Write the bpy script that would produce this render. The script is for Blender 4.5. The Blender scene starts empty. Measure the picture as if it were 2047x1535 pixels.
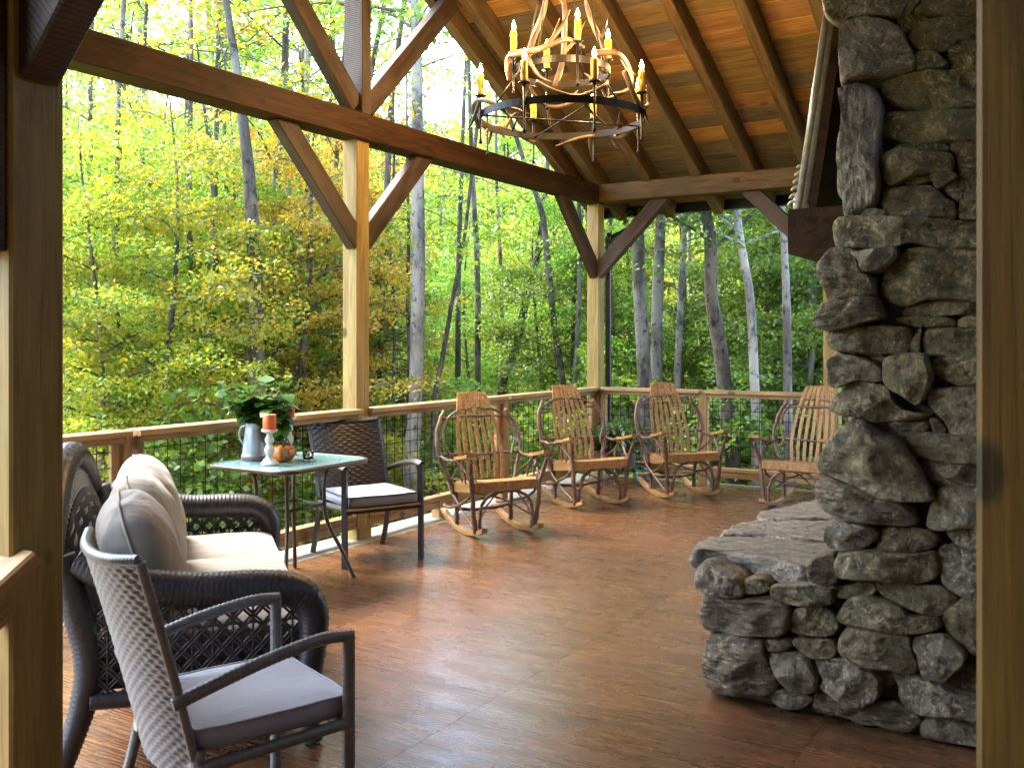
import bpy, math, random
import numpy as np
from mathutils import Vector, Matrix, noise

# ------------------------------------------------------------------ camera, world, sun, exposure
scene = bpy.context.scene
COL = scene.collection
YAW = math.radians(31.5)
S_, C_ = math.sin(YAW), math.cos(YAW)
FPX, CX, HORY, EYE = 1945.0, 1023.5, 680.0, 1.45

cam_d = bpy.data.cameras.new('camera')
cam = bpy.data.objects.new('camera', cam_d)
COL.objects.link(cam)
cam.location = (0, 0, EYE)
cam.rotation_euler = (math.pi / 2, 0, YAW)
cam_d.sensor_width = 36
cam_d.lens = 36 * FPX / 2047
cam_d.shift_y = -(767.5 - HORY) / 2047
cam_d.clip_start = 0.05
cam_d.clip_end = 2000
cam_d.dof.use_dof = True
cam_d.dof.focus_distance = 6.5
cam_d.dof.aperture_fstop = 11
scene.camera = cam

SUN_EL, SUN_AZ = math.radians(58), math.radians(-92)     # azimuth measured from +Y towards +X
w = bpy.data.worlds.new('World')
scene.world = w
w.use_nodes = True
wn = w.node_tree
bg = wn.nodes['Background']
sky = wn.nodes.new('ShaderNodeTexSky')
sky.sky_type = 'NISHITA'
sky.sun_disc = False
sky.sun_elevation = SUN_EL
sky.sun_rotation = SUN_AZ
sky.air_density = 1.0
sky.dust_density = 2.0
sky.ozone_density = 0.6
wn.links.new(sky.outputs[0], bg.inputs[0])
bg.inputs[1].default_value = 0.15

sun_d = bpy.data.lights.new('sun', 'SUN')
sun = bpy.data.objects.new('sun', sun_d)
COL.objects.link(sun)
sun_d.energy = 1.2
sun_d.angle = math.radians(25)
sun_d.color = (1.0, 0.97, 0.92)
sd = Vector((math.sin(SUN_AZ) * math.cos(SUN_EL), math.cos(SUN_AZ) * math.cos(SUN_EL), math.sin(SUN_EL)))
sun.rotation_euler = sd.to_track_quat('Z', 'Y').to_euler()
sun.location = (-30, 20, 40)

vs = scene.view_settings
vs.view_transform = 'Standard'
vs.look = 'None'
vs.gamma = 1
vs.use_curve_mapping = False
vs.exposure = 3.85
scene.cycles.use_denoising = True
scene.cycles.max_bounces = 7
scene.cycles.diffuse_bounces = 4
scene.cycles.use_adaptive_sampling = True
scene.cycles.adaptive_threshold = 0.015
scene.cycles.glossy_bounces = 3
scene.cycles.transmission_bounces = 6
scene.cycles.transparent_max_bounces = 8
scene.cycles.sample_clamp_indirect = 6
scene.cycles.caustics_reflective = False
scene.cycles.caustics_refractive = False

rng = random.Random(7)
nrg = np.random.default_rng(11)


# ------------------------------------------------------------------ pixels of the photograph to places
def ray(u, v):
    r = (u - CX) / FPX
    return Vector((-S_ + C_ * r, C_ + S_ * r, (HORY - v) / FPX))


def on_z(u, v, z):
    d = ray(u, v)
    t = (z - EYE) / d.z
    return Vector((0, 0, EYE)) + d * t


def on_y(u, v, y):
    d = ray(u, v)
    return Vector((0, 0, EYE)) + d * (y / d.y)


def at_d(u, dist):
    d = ray(u, HORY)
    return d.x * dist, d.y * dist


# ------------------------------------------------------------------ mesh helpers
def mk(name, V, F, mat=None, parent=None, smooth=False, mats=None, fm=None):
    me = bpy.data.meshes.new(name)
    me.from_pydata([tuple(v) for v in V], [], F)
    if smooth:
        me.polygons.foreach_set('use_smooth', [True] * len(me.polygons))
    if mats:
        for m in mats:
            me.materials.append(m)
        me.polygons.foreach_set('material_index', fm)
    elif mat:
        me.materials.append(mat)
    me.update()
    return link(name, me, parent)


def link(name, me, parent=None):
    o = bpy.data.objects.new(name, me)
    COL.objects.link(o)
    if parent is not None:
        o.parent = parent
    return o


def thing(name, label, cat, loc=(0, 0, 0), rz=0.0, group=None, kind=None):
    o = bpy.data.objects.new(name, None)
    COL.objects.link(o)
    o.location = loc
    o.rotation_euler = (0, 0, rz)
    o.empty_display_size = 0.1
    tag(o, label, cat, group, kind)
    return o


def tag(o, label=None, cat=None, group=None, kind=None):
    if label: o['label'] = label
    if cat: o['category'] = cat
    if group: o['group'] = group
    if kind: o['kind'] = kind
    return o


def copy_tree(o, parent=None):
    c = o.copy()
    COL.objects.link(c)
    if parent is not None:
        c.parent = parent
    for ch in [x for x in bpy.data.objects if x.parent == o]:
        copy_tree(ch, c)
    return c


class MB:
    """collects shapes of one part"""
    def __init__(s):
        s.V, s.F, s.M = [], [], []

    def add(s, V, F, m=0):
        b = len(s.V)
        s.V += [Vector(v) for v in V]
        s.F += [tuple(i + b for i in f) for f in F]
        s.M += [m] * len(F)
        return s

    def box(s, c, d, m=0, ch=0.0):
        x, y, z = c
        a, b, h = d[0] / 2, d[1] / 2, d[2] / 2
        V = [(x + i * a, y + j * b, z + k * h) for i in (-1, 1) for j in (-1, 1) for k in (-1, 1)]
        F = [(0, 1, 3, 2), (4, 6, 7, 5), (0, 4, 5, 1), (2, 3, 7, 6), (0, 2, 6, 4), (1, 5, 7, 3)]
        return s.add(V, F, m)

    def tube(s, pts, rad, n=8, m=0, cap=True, closed=False, flat=1.0, wob=0.0, seed=0, upv=None):
        pts = [Vector(p) for p in pts]
        k = len(pts)
        if not hasattr(rad, '__len__'):
            rad = [rad] * k
        V, F = [], []
        prev = None
        rr = random.Random(seed)
        for i, p in enumerate(pts):
            if closed:
                t = pts[(i + 1) % k] - pts[i - 1]
            else:
                t = pts[min(i + 1, k - 1)] - pts[max(i - 1, 0)]
            if t.length < 1e-9:
                t = Vector((0, 0, 1))
            t.normalize()
            if prev is None:
                up = Vector(upv) if upv else (Vector((0, 0, 1)) if abs(t.z) < 0.9 else Vector((1, 0, 0)))
            else:
                up = prev
            a = up - t * up.dot(t)
            if a.length < 1e-6:
                a = t.orthogonal()
            a.normalize()
            b = t.cross(a)
            prev = a
            for j in range(n):
                an = 2 * math.pi * j / n
                r = rad[i] * (1 + (rr.uniform(-wob, wob) if wob else 0))
                V.append(p + a * (math.cos(an) * r * flat) + b * (math.sin(an) * r))
        for i in range(k if closed else k - 1):
            i2 = (i + 1) % k
            for j in range(n):
                j2 = (j + 1) % n
                F.append((i * n + j, i * n + j2, i2 * n + j2, i2 * n + j))
        if cap and not closed:
            F.append(tuple(range(n - 1, -1, -1)))
            F.append(tuple((k - 1) * n + j for j in range(n)))
        return s.add(V, F, m)

    def lathe(s, prof, c=(0, 0, 0), n=24, m=0, squash=None):
        V, F = [], []
        for r, z in prof:
            for j in range(n):
                a = 2 * math.pi * j / n
                q = r * (squash(a) if squash else 1)
                V.append((c[0] + q * math.cos(a), c[1] + q * math.sin(a), c[2] + z))
        for i in range(len(prof) - 1):
            for j in range(n):
                j2 = (j + 1) % n
                F.append((i * n + j, i * n + j2, (i + 1) * n + j2, (i + 1) * n + j))
        F.append(tuple(range(n - 1, -1, -1)))
        F.append(tuple((len(prof) - 1) * n + j for j in range(n)))
        return s.add(V, F, m)

    def grid(s, fn, nu, nv, m=0, flip=False):
        V = [fn(i / nu, j / nv) for i in range(nu + 1) for j in range(nv + 1)]
        F = []
        for i in range(nu):
            for j in range(nv):
                a = i * (nv + 1) + j
                f = (a, a + nv + 1, a + nv + 2, a + 1)
                F.append(f[::-1] if flip else f)
        return s.add(V, F, m)

    def build(s, name, mat, parent=None, smooth=True):
        if isinstance(mat, (list, tuple)):
            return mk(name, s.V, s.F, None, parent, smooth, list(mat), s.M)
        return mk(name, s.V, s.F, mat, parent, smooth)


def spline(pts, n=8, closed=False):
    P = [Vector(p) for p in pts]
    k = len(P)
    out = []
    for i in range(k if closed else k - 1):
        if closed:
            p0, p1, p2, p3 = P[i - 1], P[i], P[(i + 1) % k], P[(i + 2) % k]
        else:
            p0, p1, p2, p3 = P[max(i - 1, 0)], P[i], P[i + 1], P[min(i + 2, k - 1)]
        for j in range(n):
            t = j / n
            out.append(0.5 * ((2 * p1) + (p2 - p0) * t + (2 * p0 - 5 * p1 + 4 * p2 - p3) * t * t + (3 * p1 - p0 - 3 * p2 + p3) * t ** 3))
    if not closed:
        out.append(P[-1])
    return out


def lerp(a, b, t):
    return a + (b - a) * t


def ramp_list(vals, k):
    n = len(vals) - 1
    out = []
    for i in range(k):
        t = i / (k - 1) * n
        j = min(int(t), n - 1)
        out.append(lerp(vals[j], vals[j + 1], t - j))
    return out


_tim = {}


def timber_mesh(L, wd, ht, mat, ch=0.007):
    key = (round(L, 3), round(wd, 4), round(ht, 4), mat.name, ch)
    if key in _tim:
        return _tim[key]
    a, b, l = wd / 2, ht / 2, L / 2
    c = min(ch, wd * .2, ht * .2)
    sec = [(-a + c, -b), (a - c, -b), (a, -b + c), (a, b - c), (a - c, b), (-a + c, b), (-a, b - c), (-a, -b + c)]
    V = [(x, y, z) for x in (-l, l) for (y, z) in sec]
    F = [(j, (j + 1) % 8, 8 + (j + 1) % 8, 8 + j) for j in range(8)]
    F += [tuple(range(7, -1, -1)), tuple(range(8, 16))]
    me = bpy.data.meshes.new('timber')
    me.from_pydata(V, [], F)
    me.materials.append(mat)
    _tim[key] = me
    return me


def timber(name, p0, p1, wd, ht, mat, parent=None, up=(0, 0, 1), ch=0.007):
    """box from p0 to p1; wd across, ht along the up direction; the parent has no rotation"""
    p0, p1 = Vector(p0), Vector(p1)
    d = p1 - p0
    L = d.length
    x = d.normalized()
    u = Vector(up)
    if abs(u.dot(x)) > 0.98:
        u = Vector((0, 1, 0))
    z = (u - x * u.dot(x)).normalized()
    y = z.cross(x)
    o = link(name, timber_mesh(L, wd, ht, mat, ch), parent)
    mid = (p0 + p1) / 2
    if parent is not None:
        mid = mid - parent.location
    o.rotation_euler = Matrix((x, y, z)).transposed().to_euler()
    o.location = mid
    return o


def noise3(p, f=1.0):
    return noise.noise(Vector(p) * f)


# ------------------------------------------------------------------ material helpers
class Mat:
    def __init__(s, name):
        s.m = bpy.data.materials.new(name)
        s.m.use_nodes = True
        s.nt = s.m.node_tree
        s.b = s.nt.nodes['Principled BSDF']
        s.out = s.nt.nodes['Material Output']

    def n(s, t, **kw):
        nd = s.nt.nodes.new('ShaderNode' + t)
        for k, v in kw.items():
            if k in ('blend_type', 'data_type', 'operation', 'wave_type', 'bands_direction', 'feature', 'distance', 'noise_dimensions', 'wave_profile', 'clamp_factor', 'musgrave_type', 'interpolation_type', 'vector_type'):
                setattr(nd, k, v)
                continue
            key = int(k[1:]) if k[0] == 'i' and k[1:].isdigit() else k.replace('_', ' ')
            sock = nd.inputs[key]
            if isinstance(v, bpy.types.NodeSocket):
                s.nt.links.new(v, sock)
            else:
                sock.default_value = v
        return nd

    def mix(s, fac, a, b, mode='MIX'):
        nd = s.nt.nodes.new('ShaderNodeMix')
        nd.data_type = 'RGBA'
        nd.blend_type = mode
        for sock, v in ((nd.inputs[0], fac), (nd.inputs[6], a), (nd.inputs[7], b)):
            if isinstance(v, bpy.types.NodeSocket):
                s.nt.links.new(v, sock)
            elif hasattr(v, '__len__'):
                sock.default_value = tuple(v) + ((1,) if len(v) == 3 else ())
            else:
                sock.default_value = v
        return nd.outputs[2]

    def ramp(s, fac, stops, interp='LINEAR'):
        nd = s.nt.nodes.new('ShaderNodeValToRGB')
        cr = nd.color_ramp
        cr.interpolation = interp
        while len(cr.elements) < len(stops):
            cr.elements.new(0.5)
        for e, (p, c) in zip(cr.elements, stops):
            e.position = p
            e.color = (c, c, c, 1) if not hasattr(c, '__len__') else tuple(c) + ((1,) if len(c) == 3 else ())
        s.nt.links.new(fac, nd.inputs[0])
        return nd.outputs[0]

    def math(s, op, a, b=0.0, c=None):
        nd = s.nt.nodes.new('ShaderNodeMath')
        nd.operation = op
        for i, v in enumerate((a, b) if c is None else (a, b, c)):
            if isinstance(v, bpy.types.NodeSocket):
                s.nt.links.new(v, nd.inputs[i])
            else:
                nd.inputs[i].default_value = v
        return nd.outputs[0]

    def coords(s, scale=(1, 1, 1), kind='Object', rand=30.0):
        tc = s.nt.nodes.new('ShaderNodeTexCoord')
        mp = s.nt.nodes.new('ShaderNodeMapping')
        s.nt.links.new(tc.outputs[kind], mp.inputs[0])
        mp.inputs['Scale'].default_value = scale
        if rand:
            oi = s.nt.nodes.new('ShaderNodeObjectInfo')
            mu = s.math('MULTIPLY', oi.outputs['Random'], rand)
            cb = s.nt.nodes.new('ShaderNodeCombineXYZ')
            for i in range(3):
                s.nt.links.new(mu, cb.inputs[i])
            s.nt.links.new(cb.outputs[0], mp.inputs[1])
        return mp.outputs[0]

    def noise(s, vec, scale, detail=4, rough=0.55, dist=0.0):
        nd = s.n('TexNoise')
        s.nt.links.new(vec, nd.inputs['Vector'])
        nd.inputs['Scale'].default_value = scale
        nd.inputs['Detail'].default_value = detail
        nd.inputs['Roughness'].default_value = rough
        nd.inputs['Distortion'].default_value = dist
        return nd.outputs[0]

    def rnd(s):
        return s.n('ObjectInfo').outputs['Random']

    def set(s, color=None, rough=None, metal=None, bump=None, bstr=0.3, bdist=0.01, spec=None):
        for k, v in (('Base Color', color), ('Roughness', rough), ('Metallic', metal), ('Specular IOR Level', spec)):
            if v is None:
                continue
            if isinstance(v, bpy.types.NodeSocket):
                s.nt.links.new(v, s.b.inputs[k])
            else:
                s.b.inputs[k].default_value = tuple(v) + (1,) if hasattr(v, '__len__') else v
        if bump is not None:
            bp = s.nt.nodes.new('ShaderNodeBump')
            bp.inputs['Strength'].default_value = bstr
            bp.inputs['Distance'].default_value = bdist
            s.nt.links.new(bump, bp.inputs['Height'])
            s.nt.links.new(bp.outputs[0], s.b.inputs['Normal'])
        return s.m


def wood(name, light, dark, rough=0.55, knots=0.0, saw=0.0, grain=1.0, weather=None, vary=0.0, spec=0.35):
    """grain along the local X axis"""
    m = Mat(name)
    v = m.coords((1.0, 9.0, 9.0))
    g1 = m.noise(v, 1.6 * grain, 6, 0.62, 1.2)
    v2 = m.coords((2.0, 60.0, 60.0))
    g2 = m.noise(v2, 1.5 * grain, 3, 0.6, 0.3)
    f = m.math('ADD', m.math('MULTIPLY', g1, 0.7), m.math('MULTIPLY', g2, 0.3))
    f = m.ramp(f, [(0.38, 0.0), (0.62, 1.0)])
    col = m.mix(f, [c * .8 for c in dark], light)
    ck = m.noise(m.coords((0.5, 26.0, 26.0)), 1.7, 3, 0.5, 0.5)
    col = m.mix(m.ramp(ck, [(0.69, 0.0), (0.72, 0.7)]), col, [c * .3 for c in dark])
    if vary:
        r = m.rnd()
        col = m.mix(m.math('MULTIPLY', r, vary), col, [c * 0.35 for c in dark])
    if weather:
        wv = m.noise(m.coords((1, 2.5, 2.5)), 1.3, 4, 0.6)
        col = m.mix(m.ramp(wv, [(0.45, 0.0), (0.7, 0.55)]), col, weather)
    if knots:
        vo = m.n('TexVoronoi')
        m.nt.links.new(m.coords((3.2, 5.0, 5.0)), vo.inputs['Vector'])
        vo.inputs['Scale'].default_value = 1.3
        k = m.ramp(vo.outputs['Distance'], [(0.0, 1.0), (0.13, 0.9), (0.20, 0.0)])
        sx = m.n('SeparateColor')
        m.nt.links.new(vo.outputs['Color'], sx.inputs[0])
        k = m.math('MULTIPLY', k, m.ramp(sx.outputs[0], [(0.55, 0.0), (0.60, 1.0)]))
        col = m.mix(m.math('MULTIPLY', k, knots), col, [c * 0.16 for c in dark])
    hgt = m.math('ADD', g2, m.math('MULTIPLY', g1, 0.5))
    if saw:
        wv = m.n('TexWave', Scale=22.0, Distortion=2.5, Detail=2.0)
        m.nt.links.new(m.coords((1.0, 0.25, 0.25)), wv.inputs['Vector'])
        col = m.mix(m.math('MULTIPLY', m.ramp(wv.outputs['Fac'], [(0.2, 1.0), (0.6, 0.0)]), saw * 0.45), col, [c * 0.4 for c in dark])
        hgt = m.math('ADD', hgt, m.math('MULTIPLY', wv.outputs['Fac'], saw))
    return m.set(col, rough, bump=hgt, bstr=0.35, bdist=0.004, spec=spec)


def plain(name, color, rough=0.6, metal=0.0, var=0.15, scale=8.0, bump=0.15, bscale=40.0, spec=0.5):
    m = Mat(name)
    v = m.coords()
    nz = m.noise(v, scale, 4, 0.6)
    col = m.mix(m.ramp(nz, [(0.3, 0.0), (0.7, 1.0)]), [c * (1 - var) for c in color], [min(1, c * (1 + var)) for c in color])
    return m.set(col, rough, metal, bump=m.noise(v, bscale, 3), bstr=bump, bdist=0.003, spec=spec)
# ------------------------------------------------------------------ materials
M_BEAM = wood('stained_beam_wood', (0.066, 0.028, 0.0085), (0.024, 0.0105, 0.0038), 0.6, knots=0.5, saw=0.25, spec=0.15)
M_PLATE = wood('plate_beam_wood', (0.135, 0.075, 0.021), (0.058, 0.031, 0.009), 0.6, knots=0.6, saw=0.2, spec=0.2)
M_BRACE = wood('rough_brace_wood', (0.072, 0.036, 0.016), (0.026, 0.0125, 0.006), 0.65, saw=0.8, weather=(0.13, 0.11, 0.085))
M_RAFTER = wood('rafter_wood', (0.20, 0.115, 0.045), (0.085, 0.047, 0.018), 0.62, saw=0.7, weather=(0.20, 0.165, 0.09))
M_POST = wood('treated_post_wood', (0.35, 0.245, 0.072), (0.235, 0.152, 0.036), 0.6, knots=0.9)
M_POST_SHADED = wood('shaded_post_wood', (0.15, 0.083, 0.011), (0.10, 0.052, 0.007), 0.6, knots=0.9)  # darker copy of the post wood, shade of the near right post put into its colour
M_RAIL = wood('railing_wood', (0.40, 0.25, 0.095), (0.26, 0.14, 0.045), 0.5, knots=0.8)
M_PLANKS = [wood('ceiling_plank_honey', (0.52, 0.29, 0.095), (0.34, 0.165, 0.045), 0.6, knots=0.5, saw=0.4),
            wood('ceiling_plank_orange', (0.38, 0.205, 0.082), (0.24, 0.118, 0.044), 0.6, knots=0.6, saw=0.4),
            wood('ceiling_plank_grey', (0.215, 0.165, 0.11), (0.115, 0.085, 0.055), 0.7, saw=0.6, weather=(0.22, 0.195, 0.155)),
            wood('ceiling_plank_olive', (0.30, 0.20, 0.07), (0.17, 0.10, 0.035), 0.7, saw=0.8, knots=0.3)]
M_SLAT = wood('oak_slat_wood', (0.40, 0.225, 0.078), (0.215, 0.108, 0.032), 0.38, spec=0.35, grain=1.4)
M_ROOFTOP = plain('roof_shingle_dark', (0.05, 0.045, 0.04), 0.9)


def floor_mat():
    m = Mat('stained_plywood_floor')
    v = m.coords((0.9, 8.0, 1.0), 'Object', 40)
    g = m.noise(v, 2.4, 8, 0.72, 0.9)
    g2 = m.noise(m.coords((1.8, 42.0, 1.0), 'Object', 40), 2.0, 6, 0.7, 0.5)
    big = m.noise(m.coords((0.6, 0.8, 1), 'Object', 40), 1.1, 4, 0.6, 0.6)
    f = m.ramp(m.math('ADD', m.math('MULTIPLY', g, 0.42), m.math('MULTIPLY', g2, 0.58)), [(0.43, 0.0), (0.57, 1.0)])
    col = m.mix(f, (0.040, 0.017, 0.008), (0.140, 0.066, 0.028))
    col = m.mix(m.ramp(big, [(0.5, 0.0), (0.75, 0.45)]), col, (0.20, 0.085, 0.028))
    col = m.mix(m.ramp(big, [(0.28, 0.35), (0.45, 0.0)]), col, (0.060, 0.038, 0.020))
    wv = m.n('TexWave', Scale=5.0, Distortion=9.0, Detail=5.0, Detail_Scale=1.6, Detail_Roughness=0.62)
    wv.bands_direction = 'Y'
    m.nt.links.new(m.coords((0.45, 3.2, 1), 'Object', 40), wv.inputs['Vector'])
    col = m.mix(m.ramp(wv.outputs['Fac'], [(0.05, 0.6), (0.42, 0.0)]), col, (0.034, 0.0145, 0.007))
    col = m.mix(m.ramp(wv.outputs['Fac'], [(0.72, 0.0), (0.98, 0.55)]), col, (0.25, 0.105, 0.034))
    rgh = m.ramp(m.noise(m.coords((1, 3, 1), 'Object', 40), 3.0, 5, 0.65), [(0.3, 0.21), (0.7, 0.34)])
    return m.set(col, rgh, bump=m.math('ADD', g2, g), bstr=0.07, bdist=0.002, spec=0.6)


M_FLOOR = floor_mat()
M_DECKEDGE = wood('weathered_edge_board', (0.30, 0.28, 0.235), (0.19, 0.165, 0.13), 0.38, spec=0.5)


def stone_mat(name, base, dark, pale, rough=0.6, streak=None):
    m = Mat(name)
    st = streak or (1, 1, 1)
    v = m.coords(st)
    a = m.noise(v, 5.0, 8, 0.65, 0.6)
    b = m.noise(m.coords((1, 1, 1)), 26.0, 6, 0.7, 0.4)
    c = m.noise(m.coords(st), 13.0, 6, 0.75, 1.5)
    col = m.mix(m.ramp(a, [(0.30, 0.0), (0.66, 1.0)]), dark, base)
    col = m.mix(m.ramp(c, [(0.52, 0.0), (0.66, 0.85)]), col, pale)
    col = m.mix(m.ramp(b, [(0.40, 0.85), (0.52, 0.0)]), col, [x * 0.35 for x in dark])
    sp = m.noise(m.coords((1, 1, 1)), 48.0, 5, 0.75, 0.8)
    col = m.mix(m.ramp(sp, [(0.57, 0.0), (0.68, 0.8)]), col, [min(1, x * 1.35) for x in pale])
    col = m.mix(m.ramp(sp, [(0.33, 0.7), (0.43, 0.0)]), col, [x * 0.3 for x in dark])
    col = m.mix(m.math('MULTIPLY', m.rnd(), 0.45), col, [x * 0.6 for x in base])
    vo = m.n('TexVoronoi')
    m.nt.links.new(m.coords(st), vo.inputs['Vector'])
    vo.inputs['Scale'].default_value = 16.0
    h = m.math('ADD', m.math('MULTIPLY', a, 1.2), m.math('ADD', m.math('MULTIPLY', b, 0.55), m.math('MULTIPLY', vo.outputs['Distance'], 0.35)))
    rg = m.ramp(b, [(0.35, rough - 0.18), (0.65, rough + 0.1)])
    return m.set(col, rg, bump=h, bstr=1.0, bdist=0.045, spec=0.5)


M_STONES = [stone_mat('fieldstone_olive', (0.215, 0.165, 0.072), (0.066, 0.048, 0.019), (0.48, 0.40, 0.22)),
            stone_mat('fieldstone_brown', (0.195, 0.142, 0.070), (0.064, 0.045, 0.022), (0.44, 0.36, 0.22), streak=(1, 1, 3)),
            stone_mat('fieldstone_grey', (0.262, 0.212, 0.125), (0.094, 0.073, 0.042), (0.56, 0.48, 0.34)),
            stone_mat('fieldstone_pale_streaked', (0.34, 0.30, 0.25), (0.14, 0.118, 0.094), (0.58, 0.53, 0.47), streak=(4, 4, 0.8)),
            stone_mat('slab_stone', (0.36, 0.305, 0.215), (0.15, 0.122, 0.080), (0.57, 0.51, 0.39), streak=(0.7, 3.5, 3))]
M_MORTAR = plain('recessed_mortar_dark', (0.060, 0.052, 0.038), 0.95)

M_BLACKMETAL = plain('black_iron', (0.018, 0.016, 0.015), 0.45, 0.6, bump=0.25)
M_WIRE = plain('black_wire', (0.012, 0.012, 0.012), 0.5, 0.4)
M_ANTLER = Mat('antler_horn')
_v = M_ANTLER.coords()
M_ANTLER = M_ANTLER.set(M_ANTLER.mix(M_ANTLER.ramp(M_ANTLER.noise(_v, 7, 5, 0.6), [(0.35, 0.0), (0.65, 1.0)]), (0.040, 0.024, 0.013), (0.17, 0.115, 0.066)), 0.4, bump=M_ANTLER.noise(_v, 45, 3), bstr=0.3, bdist=0.004)
M_CANDLE = plain('yellow_candle_wax', (0.62, 0.36, 0.035), 0.45, var=0.25, bump=0.3)


def emit_mat(name, col, st):
    m = Mat(name)
    m.b.inputs['Base Color'].default_value = (*col, 1)
    m.b.inputs['Emission Color'].default_value = (*col, 1)
    m.b.inputs['Emission Strength'].default_value = st
    return m.m


M_FLAME = emit_mat('lit_flame_bulb', (1.0, 0.66, 0.28), 14)
M_TWIG = wood('bark_twig', (0.16, 0.075, 0.035), (0.045, 0.018, 0.009), 0.42, weather=(0.26, 0.15, 0.09), spec=0.5, grain=2.0)
M_WICKER_DARK = plain('dark_resin_wicker', (0.030, 0.028, 0.029), 0.36, var=0.35, scale=60, bump=0.5, bscale=160)
M_WICKER_BROWN = plain('brown_black_resin_wicker', (0.027, 0.021, 0.018), 0.34, var=0.3, scale=50)
M_WICKER_GREY = plain('grey_resin_wicker', (0.125, 0.122, 0.115), 0.32, var=0.25, scale=40)
M_GREYMETAL = plain('grey_brown_chair_frame', (0.095, 0.085, 0.075), 0.4, 0.2, bump=0.1)
M_CHAIRMETAL = plain('dark_brown_chair_frame', (0.022, 0.017, 0.014), 0.4, 0.2, bump=0.1)


def fabric(name, color, wrinkle=0.25, wscale=5.0):
    m = Mat(name)
    v = m.coords()
    a = m.noise(v, 3.0, 3, 0.5)
    col = m.mix(m.ramp(a, [(0.3, 0.0), (0.7, 1.0)]), [c * 0.9 for c in color], [min(1, c * 1.07) for c in color])
    weave = m.noise(v, 260.0, 2, 0.5)
    col = m.mix(m.math('MULTIPLY', weave, 0.16), col, [c * 0.6 for c in color])
    h = m.math('ADD', m.math('MULTIPLY', m.noise(m.coords((1, 1.0, 1)), wscale, 3, 0.5, 1.2), 4 * wrinkle), m.math('MULTIPLY', weave, 0.12))
    mm = m.set(col, 0.85, bump=h, bstr=0.35, bdist=0.02, spec=0.25)
    m.b.inputs['Sheen Weight'].default_value = 0.25
    return mm


M_TAUPE = fabric('taupe_cushion_fabric', (0.235, 0.208, 0.168), 0.7, 5.0)
M_BLUEGREY = fabric('blue_grey_cushion_fabric', (0.285, 0.31, 0.36), 0.3)
M_TABLEFRAME = plain('bronze_table_frame', (0.075, 0.058, 0.042), 0.35, 0.5)


def glass_top():
    m = Mat('pebbled_glass_top')
    v = m.coords()
    m.b.inputs['Base Color'].default_value = (0.24, 0.46, 0.47, 1)
    m.b.inputs['Transmission Weight'].default_value = 0.6
    m.b.inputs['IOR'].default_value = 1.45
    vo = m.n('TexVoronoi', Scale=110.0)
    m.nt.links.new(v, vo.inputs['Vector'])
    return m.set(None, 0.22, bump=vo.outputs['Distance'], bstr=0.25, bdist=0.003)


M_GLASSTOP = glass_top()
_g = Mat('clear_glass')
_g.b.inputs['Transmission Weight'].default_value = 1.0
_g.b.inputs['IOR'].default_value = 1.45
M_GLASS = _g.set((0.95, 0.97, 0.97), 0.03)
M_WAX = plain('cream_wax', (0.72, 0.66, 0.52), 0.5, bump=0.05)
M_GALV = plain('galvanised_zinc', (0.33, 0.37, 0.40), 0.42, 0.55, var=0.2, scale=14)
M_RUSTBAND = plain('rusty_band', (0.20, 0.15, 0.11), 0.7, 0.3, var=0.4, scale=20)
M_ORANGEWAX = plain('orange_wax', (0.62, 0.12, 0.020), 0.4, bump=0.05)
M_REDWAX = plain('red_wax', (0.42, 0.05, 0.02), 0.4, bump=0.05)
M_DISTRESSED = plain('distressed_white_paint', (0.56, 0.51, 0.43), 0.6, var=0.35, scale=18)
M_PUMPKIN = plain('glazed_pumpkin_orange', (0.52, 0.15, 0.02), 0.25, var=0.3, scale=10)
M_DARKSTEM = plain('dark_green_stem', (0.03, 0.03, 0.015), 0.6)
M_POTGREEN = plain('green_glazed_pot', (0.10, 0.21, 0.15), 0.2, var=0.2, scale=10)
M_POTBROWN = plain('brown_stoneware_pot', (0.11, 0.075, 0.05), 0.35, var=0.35, scale=12)
M_POTGREY = plain('grey_slatted_pot', (0.15, 0.145, 0.13), 0.6, var=0.3, scale=12)
M_SOIL = plain('potting_soil', (0.03, 0.02, 0.012), 0.95)
M_SILVER = plain('antique_silver_frame', (0.46, 0.45, 0.38), 0.32, 0.35, var=0.3, scale=25, bump=0.4)
_mi = Mat('mirror_silvering')
M_MIRROR = _mi.set((0.85, 0.87, 0.88), 0.02, 1.0)
M_GUTTER = plain('black_gutter_metal', (0.018, 0.019, 0.022), 0.3, 0.2, bump=0.05)


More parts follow.
